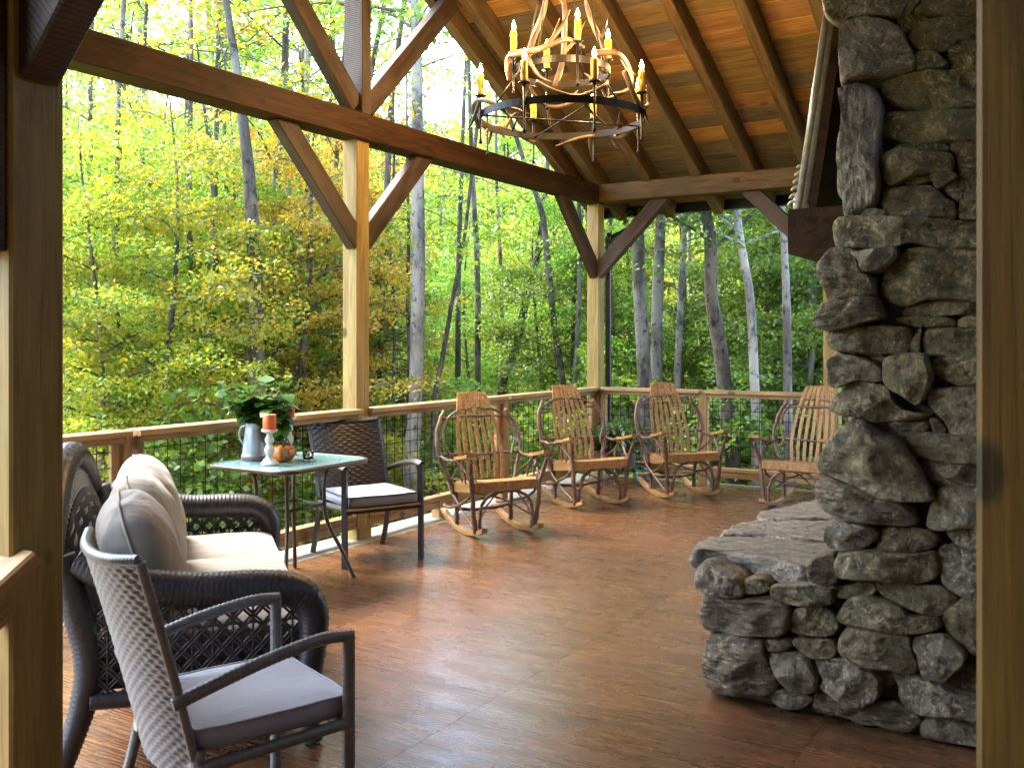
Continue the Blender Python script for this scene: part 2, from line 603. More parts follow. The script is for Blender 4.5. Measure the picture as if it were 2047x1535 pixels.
def leaf_mat(name, cols, trans=0.56, rough=0.5):
    m = Mat(name)
    g = m.n('NewGeometry')
    r = g.outputs['Random Per Island']
    k = len(cols)
    col = m.ramp(r, [(i / max(k - 1, 1), c) for i, c in enumerate(cols)])
    oi = m.rnd()
    hs = m.n('HueSaturation')
    hs.inputs['Hue'].default_value = 0.5
    m.nt.links.new(m.math('MULTIPLY_ADD', oi, 0.03, 0.485), hs.inputs['Hue'])
    m.nt.links.new(m.math('MULTIPLY_ADD', oi, 0.32, 0.88), hs.inputs['Value'])
    m.nt.links.new(col, hs.inputs['Color'])
    df = m.n('BsdfDiffuse')
    tr = m.n('BsdfTranslucent')
    gl = m.n('BsdfGlossy', Roughness=rough)
    gl.inputs['Color'].default_value = (0.9, 0.95, 1, 1)
    m.nt.links.new(hs.outputs[0], df.inputs[0])
    m.nt.links.new(hs.outputs[0], tr.inputs[0])
    mx = m.n('MixShader')
    mx.inputs[0].default_value = trans
    m.nt.links.new(df.outputs[0], mx.inputs[1])
    m.nt.links.new(tr.outputs[0], mx.inputs[2])
    mx2 = m.n('MixShader')
    mx2.inputs[0].default_value = 0.045
    m.nt.links.new(mx.outputs[0], mx2.inputs[1])
    m.nt.links.new(gl.outputs[0], mx2.inputs[2])
    m.nt.links.new(mx2.outputs[0], m.out.inputs['Surface'])
    m.nt.nodes.remove(m.b)
    return m.m


L_GREEN = leaf_mat('leaves_green', [(0.06, 0.14, 0.014), (0.11, 0.21, 0.020), (0.18, 0.27, 0.022), (0.26, 0.31, 0.024)])
L_LIME = leaf_mat('leaves_lime', [(0.09, 0.22, 0.020), (0.17, 0.33, 0.026), (0.27, 0.41, 0.030), (0.38, 0.44, 0.032)])
L_YELLOW = leaf_mat('leaves_yellow', [(0.12, 0.23, 0.020), (0.27, 0.37, 0.026), (0.50, 0.44, 0.030), (0.62, 0.44, 0.034)])
L_ORANGE = leaf_mat('leaves_orange', [(0.17, 0.22, 0.015), (0.34, 0.32, 0.022), (0.56, 0.36, 0.025), (0.60, 0.25, 0.030)])
L_DEEP = leaf_mat('leaves_deep_green', [(0.020, 0.060, 0.010), (0.040, 0.095, 0.014), (0.065, 0.125, 0.016), (0.10, 0.155, 0.020)])
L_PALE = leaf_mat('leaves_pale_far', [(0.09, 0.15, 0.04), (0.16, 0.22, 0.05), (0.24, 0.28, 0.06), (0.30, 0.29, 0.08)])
L_HOUSE = leaf_mat('houseplant_leaves', [(0.022, 0.075, 0.014), (0.045, 0.13, 0.020), (0.08, 0.18, 0.025)], 0.3, 0.3)


def bark(name, light, dark):
    m = Mat(name)
    v = m.coords((1, 1, 0.28), 'Object', 40)
    a = m.noise(v, 9, 6, 0.7, 0.8)
    b = m.noise(m.coords((1, 1, 0.5), 'Object', 40), 2.2, 5, 0.65)
    col = m.mix(m.ramp(a, [(0.35, 0.0), (0.65, 1.0)]), dark, light)
    col = m.mix(m.ramp(b, [(0.46, 0.0), (0.56, 0.75)]), col, [min(1, c * 1.8) for c in light])
    col = m.mix(m.ramp(m.noise(m.coords((1, 1, 0.7), 'Object', 40), 16, 4, 0.6), [(0.56, 0.0), (0.64, 0.8)]), col, [c * .5 for c in dark])
    return m.set(col, 0.9, bump=a, bstr=0.8, bdist=0.03, spec=0.2)


B_GREY = bark('bark_grey', (0.125, 0.113, 0.095), (0.048, 0.041, 0.034))
B_PALE = bark('bark_pale', (0.20, 0.187, 0.165), (0.085, 0.076, 0.065))
B_DARK = bark('bark_dark', (0.115, 0.10, 0.08), (0.035, 0.03, 0.024))
B_BIRCH = bark('bark_birch', (0.33, 0.315, 0.285), (0.14, 0.128, 0.112))
# ------------------------------------------------------------------ porch floor
XL, YB = -4.86, 9.53
fl = MB().box(((XL + 2.2) / 2, (-0.9 + YB) / 2, -0.115), (2.2 - XL - 0.06, YB + 0.9 - 0.06, 0.19)).build('porch_floor', M_MORTAR, None, False)
tag(fl, kind='structure')
pm = {}
for i in range(6):
    x0, x1 = -4.522 + 1.2 * i, -4.522 + 1.2 * (i + 1)
    ys = [9.46 - 2.44 * k for k in range(5)]
    off = 0.0 if i % 2 == 0 else -1.22
    edges = sorted({9.46, *[9.46 + off - 2.44 * k for k in range(5)]} - {y for y in [9.46 + off] if y > 9.46})
    edges = [y for y in edges if y > -0.8]
    edges = [-0.9] + edges
    for a, b in zip(edges[:-1], edges[1:]):
        if b - a < 0.1:
            continue
        o = timber('floor_panel', (x0 + .001, (a + b) / 2, -0.01), (x1 - .001, (a + b) / 2, -0.01), b - a - .002, 0.02, M_FLOOR, fl, ch=0.0)
for a, b in ((-0.9, 2.9), (2.9, 6.3), (6.3, 9.46)):
    timber('edge_board', ((XL - 4.525) / 2, a + .002, -0.012), ((XL - 4.525) / 2, b - .002, -0.012), -4.525 - XL, 0.024, M_DECKEDGE, fl, ch=0.004)
for a, b in ((XL, -2.6), (-2.6, 2.2)):
    timber('edge_board', (a + .002, 9.497, -0.013), (b - .002, 9.497, -0.013), 0.066, 0.024, M_DECKEDGE, fl, ch=0.004)
timber('fascia', (XL + .0, -0.9, -0.17), (XL + .0, YB, -0.17), 0.04, 0.28, M_POST, fl)
timber('fascia', (XL + .03, YB, -0.17), (2.2, YB, -0.17), 0.04, 0.28, M_POST, fl)

# ------------------------------------------------------------------ timber frame of the porch
porch = thing('timber_porch', 'open timber-frame porch with braced posts, dark tie beams and a plank ceiling', 'porch', (-4.71, 9.43, 0))
PX = -4.72


def V3(*a):
    return Vector(a)


ZB, ZT = 2.91, 3.10
for (x, y) in ((PX, 5.505), (PX + .01, 9.41), (-2.22, 9.41), (0.3, 9.41), (PX, 1.48)):
    timber('post', (x, y, 0.0), (x, y, ZB), 0.14, 0.14, M_POST, porch)
near_l = timber('post', (-2.28, 1.41, -0.6), (-2.28, 1.41, ZB), 0.14, 0.14, M_POST, porch)
near_l['label'] = 'yellow pine post close to the camera at the left edge of the view'
near_r = timber('post', (-0.071, 1.41, -0.6), (-0.071, 1.41, ZB), 0.14, 0.14, M_POST_SHADED, porch)
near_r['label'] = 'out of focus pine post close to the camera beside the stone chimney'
# skirts at the post feet
for (x, y) in ((PX, 5.505), (PX + .01, 9.41)):
    timber('post_base', (x, y, 0.0), (x, y, 0.09), 0.165, 0.165, M_POST, porch)
# beams
timber('tie_beam', (-4.695, 1.2, (ZB + ZT) / 2), (-4.695, 5.50, (ZB + ZT) / 2), 0.19, 0.19, M_BEAM, porch)
timber('tie_beam', (-4.697, 5.503, (ZB + ZT) / 2 - .002), (-4.697, 9.46, (ZB + ZT) / 2 - .002), 0.188, 0.19, M_BEAM, porch)
timber('plate_beam', (-4.602, 9.375, (ZB + ZT) / 2), (1.9, 9.375, (ZB + ZT) / 2), 0.19, 0.19, M_PLATE, porch)
timber('plate_beam', (-4.602, 1.41, (ZB + ZT) / 2), (1.9, 1.41, (ZB + ZT) / 2), 0.19, 0.19, M_BEAM, porch)


def brace(px, py, dx, dy, zlow=2.10, run=0.81, wd=0.09, dep=0.15, mat=M_BRACE):
    """knee brace from a post face up to a beam; (px,py) the post face, (dx,dy) its direction"""
    h = dep / math.sqrt(2)
    a = V3(px - dx * .04, py - dy * .04, zlow + h - .04)
    b = V3(px + dx * (run - h + .04), py + dy * (run - h + .04), zlow + run + .04)
    return timber('brace', a, b, wd, dep, mat, porch)


brace(-4.70, 5.435, 0, -1)
brace(-4.70, 5.575, 0, 1)
brace(-4.70, 9.34, 0, -1)
brace(-4.64, 9.385, 1, 0)
brace(-2.29, 9.385, -1, 0)
brace(-2.15, 9.385, 1, 0)
brace(-2.21, 1.41, 1, 0, zlow=2.06, wd=0.10)
brace(-0.141, 1.41, -1, 0, zlow=2.06, wd=0.10)
timber('bracket', (-2.285, 1.296, 1.66), (-2.285, 1.296, 2.9), 0.13, 0.085, M_BRACE, porch)
# king post and struts of the gable
timber('king_post', (-4.705, 5.505, ZT), (-4.705, 5.505, 4.95), 0.10, 0.18, M_BRACE, porch, up=(1, 0, 0))
for sgn in (-1, 1):
    timber('strut', (-4.70, 5.505 + sgn * .06, 3.16), (-4.70, 5.505 + sgn * 1.18, 4.28), 0.10, 0.15, M_BRACE, porch)

# rafters, planks, ridge
SL = 0.485
TH = math.atan(SL)
CT, ST = math.cos(TH), math.sin(TH)
YR = 5.5
RD = 0.19
RX = [-4.93, -4.63] + [-4.06 + .545 * k for k in range(11)]


def zb(y, off=0.0):
    return 3.085 + SL * (9.28 - (y if y >= YR else 2 * YR - y)) + off / CT


for x in RX:
    timber('rafter', (x, 9.95, zb(9.95, RD / 2)), (x, YR + .03, zb(YR + .03, RD / 2)), 0.10, RD, M_RAFTER, porch)
    timber('rafter', (x, 2 * YR - 9.95, zb(9.95, RD / 2)), (x, YR - .03, zb(YR + .03, RD / 2)), 0.10, RD, M_RAFTER, porch)
timber('ridge_beam', (-5.05, YR, zb(YR, RD) - .19), (1.9, YR, zb(YR, RD) - .19), 0.05, 0.30, M_BEAM, porch)
rowW = 0.205
nrow = int((10.0 - YR) / CT / rowW)
pr = random.Random(3)
last = 0
for side in (1, -1):
    for k in range(nrow + 1):
        sdist = k * rowW + rowW / 2
        y = 10.02 - sdist * CT
        if y < YR + .05:
            continue
        z = zb(y, RD + .016)
        yy = y if side > 0 else 2 * YR - y
        x = -5.1 + pr.uniform(-.0, .0)
        cut = -5.1
        while cut < 1.85:
            ln = pr.choice((1.09, 1.635, 2.18, 2.725))
            e = min(1.9, cut + ln)
            if 1.9 - e < .5:
                e = 1.9
            c = pr.choices((0, 1, 2, 3), (4, 3, 4, 2))[0]
            if c == last and pr.random() < .6:
                c = (c + 2) % 4
            last = c
            timber('plank', (cut + .003, yy, z), (e - .003, yy, z), rowW - .008, 0.026 + pr.uniform(-.003, .003), M_PLANKS[c], porch, up=(0, ST * side, CT), ch=0.003)
            cut = e
for side in (1, -1):
    ya, yb_ = 10.06, YR
    a = V3(-1.6, (ya if side > 0 else 2 * YR - ya), zb(ya, RD + .07))
    b = V3(-1.6, YR, zb(YR, RD + .07))
    timber('roof_covering', a, b, 7.1, 0.05, M_ROOFTOP, porch)
# gutter and downspout at the corner
gz = zb(9.95) - .0
g = MB()
g.box((-1.6 + 4.71, 10.07 - 9.43, gz + .14), (7.1, 0.10, 0.12))
g.build('gutter', M_GUTTER, porch, False)
d = MB()
path = spline([(-4.42, 10.02, gz + .12), (-4.42, 10.02, 2.83), (-4.44, 9.96, 2.74), (-4.60, 9.66, 2.58), (-4.645, 9.60, 2.50), (-4.65, 9.60, 2.40), (-4.65, 9.60, -0.2)], 6)
d.tube([p - Vector(porch.location) for p in path], 0.034, 12)
d.build('downspout', M_GUTTER, porch)

# near stair handrail beside the left post
hr = thing('stair_handrail', 'short sloping wooden handrail end beside the near left post', 'handrail', (-2.23, 1.36, 0))
timber('cap', (-2.225, 1.375, 0.938), (-2.225, 0.45, 0.938 - .925 * .67), 0.14, 0.036, M_RAIL, hr)
timber('rail', (-2.235, 1.40, 0.875), (-2.235, 0.45, 0.875 - .95 * .67), 0.04, 0.09, M_RAIL, hr)
timber('baluster_post', (-2.235, 0.5, -0.6), (-2.235, 0.5, 0.29), 0.09, 0.09, M_RAIL, hr)


# ------------------------------------------------------------------ railings with wire infill
def wire_panel(rl, a, b, z0, z1, axis):
    mb = MB()
    n = max(1, round((b - a) / .1))
    def p(t, z):
        return (0, t, z) if axis == 'y' else (t, 0, z)
    def seg(p0, p1, r=.0033):
        mb.tube([p0, p1], r, 4, cap=False)
    for i in range(n + 1):
        t = a + (b - a) * (i + .5) / (n + 1)
        seg(p(t, z0), p(t, z1))
    m = round((z1 - z0) / .1)
    for j in range(m + 1):
        z = z0 + (z1 - z0) * (j + .5) / (m + 1)
        seg(p(a, z), p(b, z))
    return mb.build('wire_mesh', M_WIRE, rl, False)


def rail_bay(rl, fixed, a, b, axis, sgn):
    """one bay between posts at a and b; fixed the other coordinate; sgn which way is inside"""
    def P(t, z, o=0.0):
        return (fixed + o * sgn, t, z) if axis == 'y' else (t, fixed + o * sgn, z)
    ol = .02
    timber('cap', P(a - ol, .9325, ol), P(b + ol, .9325, ol), 0.14, 0.035, M_RAIL, rl, ch=.004)
    timber('top_rail', P(a, .895), P(b, .895), 0.088, 0.038, M_RAIL, rl, ch=.004)
    timber('bottom_rail', P(a, .160), P(b, .160), 0.088, 0.038, M_RAIL, rl, ch=.004)
    timber('bottom_rail', P(a, .109, .012), P(b, .109, .012), 0.040, 0.060, M_RAIL, rl, ch=.004)
    o = wire_panel(rl, a - b, 0, .179, .876, axis)
    o.location = Vector(P(b, 0)) - rl.location


rl = thing('porch_railing', 'pine railing with black wire mesh along the yellow-tree side of the porch', 'railing', (PX, 5.5, 0), group='railings round the porch')
ys = [1.55, 3.52, 5.435]
for a, b in ((1.55, 3.475), (3.565, 5.43), (5.58, 7.43), (7.52, 9.34)):
    rail_bay(rl, PX + .03, a, b, 'y', 1)
for y in (3.52, 7.475):
    timber('rail_post', (PX + .03, y, 0), (PX + .03, y, .912), 0.088, 0.088, M_RAIL, rl)
    timber('nailer', (PX + .03, y - .068, .181), (PX + .03, y - .068, .874), 0.038, 0.075, M_RAIL, rl)
    timber('nailer', (PX + .03, y + .068, .181), (PX + .03, y + .068, .874), 0.038, 0.075, M_RAIL, rl)
for y in (2.5, 4.5, 6.5, 8.4):
    timber('foot_block', (PX + .03, y, 0), (PX + .03, y, .14), 0.085, 0.085, M_RAIL, rl)
for y in (5.38, 5.63, 9.29):
    timber('nailer', (PX + .03, y, .181), (PX + .03, y, .874), 0.038, 0.075, M_RAIL, rl)
rb = thing('porch_railing', 'pine railing with black wire mesh behind the rocking chairs at the far end', 'railing', (-3.5, 9.41, 0), group='railings round the porch')
for a, b in ((-4.635, -3.525), (-3.435, -2.29), (-2.15, 0.23)):
    rail_bay(rb, 9.385, a, b, 'x', -1)
for x in (-3.48,):
    timber('rail_post', (x, 9.385, 0), (x, 9.385, .912), 0.088, 0.088, M_RAIL, rb)
for x in (-4.59, -2.335):
    timber('nailer', (x, 9.385, .181), (x, 9.385, .874), 0.038, 0.075, M_RAIL, rb, up=(0, 1, 0))

# ------------------------------------------------------------------ unseen walls and roof added behind and beside the camera to shape the light
shade_walls = thing('added_shade_walls', 'brown board-clad wall added behind the camera to shade the near end of the porch', 'house', (0.5, -1.0, 0))
M_CLAD = wood('shade_wall_cladding', (0.20, 0.165, 0.105), (0.12, 0.095, 0.06), 0.7, knots=.4)
for k in range(24):
    z = -1.1 + .2 * k
    timber('board', (-3.2, -1.0, z), (3.1, -1.0, z), 0.04, 0.195, M_CLAD, shade_walls)
    timber('board', (2.5, -0.97, z), (2.5, 9.4, z), 0.04, 0.195, M_CLAD, shade_walls)
timber('added_shade_roof', (-2.8, -0.15, 3.55), (3.3, -0.15, 3.55), 2.1, 0.06, M_ROOFTOP, shade_walls)  # unseen roof added to keep sky light off the near posts
# ------------------------------------------------------------------ fieldstone fireplace
YF = 3.83
fire = thing('stone_fireplace', 'tall rough fieldstone fireplace and chimney with a raised slab hearth', 'fireplace', (-0.6, 4.9, 0))
FO = Vector(fire.location)
SC = 340 / 2047
OX = {'A': (1620, 0), 'B': (1620, 245), 'C': (1620, 490), 'D': (1620, 735), 'E': (1620, 980), 'F': (1620, 1225), 'G': (1370, 1000), 'H': (1370, 1180)}
ST_ = [
    ('A', 0, .10, [(130, -200), (130, 0), (200, 200), (350, 300), (430, 260), (520, 200), (900, 215), (1090, 200), (1150, 100), (1240, -200)]),
    ('A', 0, .05, [(1200, 40), (1290, -60), (1330, 0), (1200, 190), (1150, 140)]),
    ('A', 0, .07, [(1380, -200), (1350, 10), (1240, 170), (1500, 180), (1750, 205), (2000, 190), (2450, 180), (2450, -200)]),
    ('A', 2, .12, [(360, 310), (470, 240), (600, 220), (690, 210), (740, 230), (940, 260), (1090, 370), (1120, 460), (1240, 640), (1270, 780), (1230, 840), (800, 920), (520, 985), (390, 1045), (370, 900), (350, 600), (350, 400)]),
    ('A', 0, .03, [(1060, 260), (1200, 200), (1400, 215), (1240, 320), (1130, 385)]),
    ('A', 0, .08, [(1140, 430), (1250, 330), (1450, 240), (1900, 230), (2400, 260), (2400, 450), (1800, 490), (1680, 580), (1500, 610), (1290, 590), (1180, 500)]),
    ('A', 0, .06, [(1260, 720), (1300, 640), (1500, 640), (1560, 700), (1640, 750), (1600, 820), (1330, 860), (1290, 800)]),
    ('A', 0, .06, [(1660, 680), (1720, 560), (1900, 500), (2400, 480), (2400, 860), (1950, 860), (1730, 840)]),
    ('A', 0, .09, [(840, 1040), (950, 930), (1300, 880), (1560, 850), (2400, 890), (2400, 1290), (1700, 1310), (1350, 1310), (1050, 1255), (900, 1180), (830, 1090)]),
    ('B', 0, .09, [(860, 130), (870, 0), (900, -90), (1000, -130), (1900, -150), (2400, -150), (2400, 220), (1600, 230), (1270, 240), (1060, 200)]),
    ('B', 3, .13, [(350, -400), (440, -440), (520, -480), (640, -470), (750, -420), (830, -300), (860, -50), (820, 200), (810, 450), (830, 700), (800, 900), (750, 990), (560, 1080), (390, 1110), (370, 900), (310, 790), (320, 560), (330, 400), (380, 150), (390, 0), (380, -200)]),
    ('B', 1, .02, [(680, -510), (840, -540), (860, -440), (800, -400), (700, -450)]),
    ('B', 0, .04, [(1000, 310), (1150, 265), (1600, 270), (1670, 330), (1600, 350), (1300, 350), (1050, 335)]),
    ('B', 0, .09, [(840, 540), (870, 410), (1000, 345), (1250, 335), (1680, 370), (1710, 560), (1660, 610), (1450, 625), (1180, 670), (990, 750), (900, 690)]),
    ('B', 1, .06, [(1690, 290), (1800, 250), (2400, 250), (2400, 650), (1820, 660), (1780, 560), (1740, 420)]),
    ('B', 0, .03, [(1180, 700), (1450, 645), (1470, 690), (1300, 740), (1200, 765)]),
    ('B', 1, .07, [(1465, 660), (1520, 615), (1690, 605), (1760, 660), (1680, 720), (1550, 790), (1490, 720)]),
    ('B', 2, .06, [(1620, 800), (1720, 710), (1900, 680), (2400, 690), (2400, 910), (1850, 935), (1720, 900)]),
    ('B', 1, .08, [(860, 920), (870, 820), (960, 780), (1150, 770), (1400, 770), (1500, 800), (1600, 900), (1740, 970), (1760, 1130), (1720, 1160), (1400, 1140), (1050, 1130), (920, 1090), (870, 1040)]),
    ('B', 0, .05, [(1780, 1120), (1800, 1000), (1860, 950), (2400, 950), (2400, 1170), (1900, 1165)]),
    ('B', 2, .04, [(640, 1080), (700, 1045), (870, 1060), (890, 1110), (760, 1120), (650, 1115)]),
    ('B', 0, .13, [(230, 1240), (260, 1160), (350, 1120), (700, 1120), (1200, 1150), (1900, 1190), (2400, 1210), (2400, 1540), (1900, 1530), (1430, 1490), (1200, 1450), (900, 1530), (600, 1520), (320, 1500), (260, 1400)]),
    ('C', 1, .13, [(100, 240), (200, 110), (300, 30), (450, 50), (560, 70), (600, 190), (650, 300), (750, 380), (780, 480), (770, 620), (600, 630), (260, 680), (210, 600), (150, 430), (100, 330)]),
    ('C', 2, .16, [(530, 110), (620, 90), (830, 65), (1020, 20), (1050, 120), (970, 230), (860, 310), (740, 330), (650, 300), (620, 190)]),
    ('C', 0, .11, [(810, 560), (820, 450), (850, 350), (1000, 240), (1080, 120), (1130, 60), (1400, 30), (2400, 80), (2400, 690), (1900, 680), (1600, 650), (1350, 660), (1230, 710), (1100, 730), (940, 690), (850, 630)]),
    ('C', 1, .16, [(50, 940), (110, 830), (180, 710), (300, 660), (420, 670), (560, 630), (700, 620), (830, 660), (850, 780), (880, 880), (700, 920), (480, 990), (330, 1040), (200, 1030), (80, 980)]),
    ('C', 0, .06, [(1110, 790), (1200, 730), (1380, 690), (1650, 675), (2000, 700), (2400, 720), (2400, 850), (1900, 840), (1500, 850), (1150, 850)]),
    ('C', 0, .07, [(1050, 890), (1150, 860), (1600, 865), (1750, 920), (1720, 970), (1450, 980), (1250, 960), (1110, 930)]),
    ('C', 0, .06, [(1760, 940), (1840, 880), (1960, 860), (2400, 870), (2400, 980), (1850, 980)]),
    ('C', 0, .10, [(190, 1150), (220, 1050), (500, 1010), (800, 980), (1150, 990), (1210, 1080), (1180, 1280), (1100, 1310), (800, 1300), (400, 1290), (260, 1250)]),
    ('C', 1, .04, [(1210, 1200), (1270, 1080), (1310, 990), (1330, 1050), (1310, 1250), (1240, 1320), (1205, 1290)]),
    ('C', 0, .07, [(1345, 1170), (1380, 1080), (1480, 1010), (1800, 1000), (2400, 1000), (2400, 1330), (1850, 1340), (1420, 1320), (1380, 1250)]),
    ('C', 1, .03, [(540, 1300), (860, 1320), (880, 1400), (870, 1470), (700, 1390)]),
    ('D', 2, .12, [(220, 60), (210, -90), (330, -165), (450, -150), (650, -110), (850, 0), (880, 120), (850, 170), (560, 140), (420, 200), (290, 235), (230, 170)]),
    ('D', 0, .13, [(890, -30), (910, -120), (1100, -155), (1350, -160), (1400, -80), (1450, 60), (1440, 180), (1380, 320), (1280, 440), (1130, 340), (960, 240), (900, 150)]),
    ('D', 0, .07, [(1440, 0), (1470, -90), (1650, -120), (2400, -120), (2400, 220), (1900, 210), (1750, 190), (1560, 100)]),
    ('D', 0, .12, [(205, 500), (260, 370), (420, 230), (560, 170), (800, 190), (960, 250), (1010, 400), (1150, 520), (1450, 560), (1440, 590), (1300, 620), (1170, 650), (1000, 630), (780, 640), (640, 590), (420, 580), (270, 530)]),
    ('D', 2, .09, [(1400, 350), (1460, 280), (1650, 250), (2400, 270), (2400, 820), (1760, 820), (1640, 700), (1600, 620), (1500, 520), (1430, 440)]),
    ('D', 1, .05, [(740, 650), (850, 620), (1000, 640), (1200, 660), (1400, 640), (1420, 700), (1380, 780), (1150, 815), (950, 790), (830, 720)]),
    ('D', 0, .04, [(1455, 620), (1560, 640), (1620, 730), (1580, 780), (1510, 780)]),
    ('D', 0, .17, [(40, 1140), (120, 1030), (250, 830), (420, 680), (560, 610), (680, 620), (800, 730), (900, 800), (1090, 860), (1160, 990), (1290, 1170), (1380, 1330), (1450, 1450), (1500, 1560), (1480, 1610), (1200, 1600), (900, 1560), (680, 1480), (500, 1390), (250, 1320), (90, 1270)]),
    ('D', 0, .09, [(1120, 880), (1250, 810), (1450, 790), (1800, 830), (2400, 850), (2400, 1160), (1900, 1150), (1600, 1110), (1330, 1070), (1190, 1010)]),
    ('D', 1, .08, [(1325, 1180), (1400, 1110), (1560, 1120), (1900, 1170), (2400, 1190), (2400, 1390), (1800, 1420), (1530, 1410), (1400, 1320)]),
    ('E', 1, .15, [(60, -40), (110, -130), (250, -140), (420, -90), (620, -30), (850, 70), (1100, 130), (1250, 270), (1290, 370), (1250, 420), (900, 390), (560, 350), (380, 320), (220, 260), (100, 130)]),
    ('E', 2, .09, [(1400, 420), (1430, 250), (1530, 20), (1600, -30), (1900, -40), (2400, -40), (2400, 420), (1850, 440), (1680, 470), (1500, 475)]),
    ('E', 2, .12, [(190, 520), (220, 400), (350, 340), (600, 380), (780, 440), (840, 520), (780, 600), (650, 680), (500, 695), (300, 690), (220, 620)]),
    ('E', 0, .07, [(810, 640), (830, 520), (950, 450), (1200, 440), (1450, 480), (1560, 560), (1520, 650), (1420, 700), (1180, 735), (1000, 710), (820, 715)]),
    ('E', 2, .05, [(1660, 520), (1780, 480), (2400, 460), (2400, 690), (1850, 690), (1720, 600)]),
    ('E', 0, .13, [(300, 850), (380, 750), (560, 700), (900, 725), (1200, 750), (1480, 740), (1550, 880), (1550, 1000), (1460, 1100), (1200, 1120), (900, 1060), (520, 1040), (350, 1020), (310, 930)]),
    ('E', 2, .08, [(1560, 850), (1570, 690), (1700, 660), (1850, 710), (2400, 720), (2400, 1290), (1900, 1300), (1750, 1220), (1590, 1100)]),
    ('E', 0, .05, [(240, 1200), (330, 1160), (470, 1150), (640, 1110), (760, 1130), (770, 1230), (600, 1270), (380, 1280)]),
    ('E', 0, .07, [(780, 1120), (900, 1080), (1200, 1135), (1550, 1150), (1750, 1250), (1790, 1340), (1770, 1450), (1700, 1490), (1450, 1480), (1300, 1440), (1150, 1390), (1000, 1310), (850, 1250)]),
    ('F', 0, .12, [(300, 50), (420, -130), (500, -190), (640, -190), (830, -150), (1080, -90), (1180, 20), (1450, 30), (1550, 60), (1560, 170), (1420, 220), (1050, 210), (700, 150), (450, 130), (340, 100)]),
    ('F', 0, .08, [(1590, 130), (1600, 0), (1800, -150), (1900, -160), (2400, -160), (2400, 520), (1960, 510), (1850, 400), (1700, 280)]),
    ('F', 0, .12, [(340, 410), (370, 260), (500, 160), (640, 170), (900, 210), (1180, 260), (1220, 400), (1310, 620), (1300, 690), (1180, 720), (1010, 660), (940, 640), (760, 640), (560, 570), (400, 500)]),
    ('F', 2, .11, [(1235, 360), (1300, 280), (1500, 250), (1620, 270), (1760, 370), (1850, 480), (1840, 600), (1700, 720), (1600, 820), (1500, 780), (1370, 760), (1330, 640), (1300, 500)]),
    ('F', 2, .12, [(140, 850), (180, 790), (100, 680), (60, 560), (200, 540), (450, 570), (700, 650), (780, 720), (830, 800), (820, 980), (760, 1060), (600, 1110), (500, 1100), (350, 1000), (200, 910)]),
    ('F', 2, .11, [(990, 760), (1040, 710), (1250, 750), (1380, 790), (1560, 860), (1700, 930), (1950, 1000), (2400, 1050), (2400, 1330), (1870, 1250), (1650, 1200), (1480, 1190), (1330, 1180), (1180, 1130), (1080, 1050), (1070, 950)]),
    ('F', 1, .07, [(30, 1150), (50, 990), (130, 940), (250, 970), (380, 1070), (600, 1140), (750, 1090), (1000, 1080), (1150, 1150), (1320, 1240), (1340, 1330), (1180, 1440), (950, 1400), (700, 1330), (400, 1260), (150, 1210)]),
    ('F', 2, .06, [(1330, 1380), (1400, 1280), (1550, 1220), (1700, 1230), (2400, 1360), (2400, 1640), (1900, 1570), (1600, 1525), (1350, 1480)]),
    ('F', 1, .03, [(780, 700), (900, 690), (1000, 770), (960, 850), (860, 830)]),
    ('F', 1, .02, [(1750, 650), (1960, 630), (2400, 640), (2400, 1000), (1700, 900), (1640, 820)]),
    ('H', 1, .13, [(140, 300), (190, 160), (200, 60), (270, 10), (400, 60), (700, 100), (1000, 110), (1250, 200), (1280, 330), (1270, 440), (1150, 540), (900, 530), (500, 510), (270, 490), (190, 440)]),
    ('H', 0, .09, [(1285, 440), (1300, 280), (1400, 210), (1600, 200), (1740, 250), (1830, 420), (1750, 540), (1500, 520), (1330, 490)]),
    ('H', 1, .12, [(200, 850), (230, 680), (280, 540), (400, 525), (900, 570), (960, 710), (1010, 860), (1110, 1060), (1080, 1230), (900, 1300), (600, 1260), (280, 1190), (220, 1080)]),
    ('H', 1, .06, [(930, 590), (1050, 560), (1280, 570), (1250, 700), (1000, 700)]),
    ('H', 0, .08, [(1300, 610), (1400, 565), (1700, 580), (1810, 640), (1820, 750), (1740, 790), (1560, 790), (1380, 700)]),
    ('H', 2, .10, [(1020, 770), (1100, 715), (1300, 745), (1450, 810), (1550, 930), (1620, 1060), (1560, 1195), (1400, 1220), (1250, 1170), (1150, 1050), (1050, 890)]),
    ('H', 2, .06, [(1050, 1280), (1120, 1205), (1300, 1215), (1500, 1270), (1500, 1340), (1350, 1400), (1150, 1380)]),
    ('G', 2, .11, [(160, 1010), (170, 830), (260, 740), (420, 830), (640, 930), (720, 1060), (680, 1160), (480, 1150), (320, 1100), (200, 1050)]),
    ('G', 0, .06, [(710, 1060), (730, 960), (900, 950), (1010, 1060), (900, 1100), (760, 1100)]),
    ('G', 0, .10, [(1045, 1170), (1050, 1040), (1400, 1020), (1730, 1050), (1770, 1180), (1730, 1250), (1400, 1240), (1150, 1210)]),
    ('G', 0, .03, [(830, 1155), (1000, 1150), (1010, 1180), (900, 1180)]),
    ('G', 1, .10, [(1530, 950), (1490, 780), (1560, 680), (1700, 630), (1820, 670), (1820, 960), (1700, 985)]),
    ('G', 2, .06, [(1530, 985), (1650, 970), (1830, 1020), (1700, 1040), (1560, 1015)]),
]


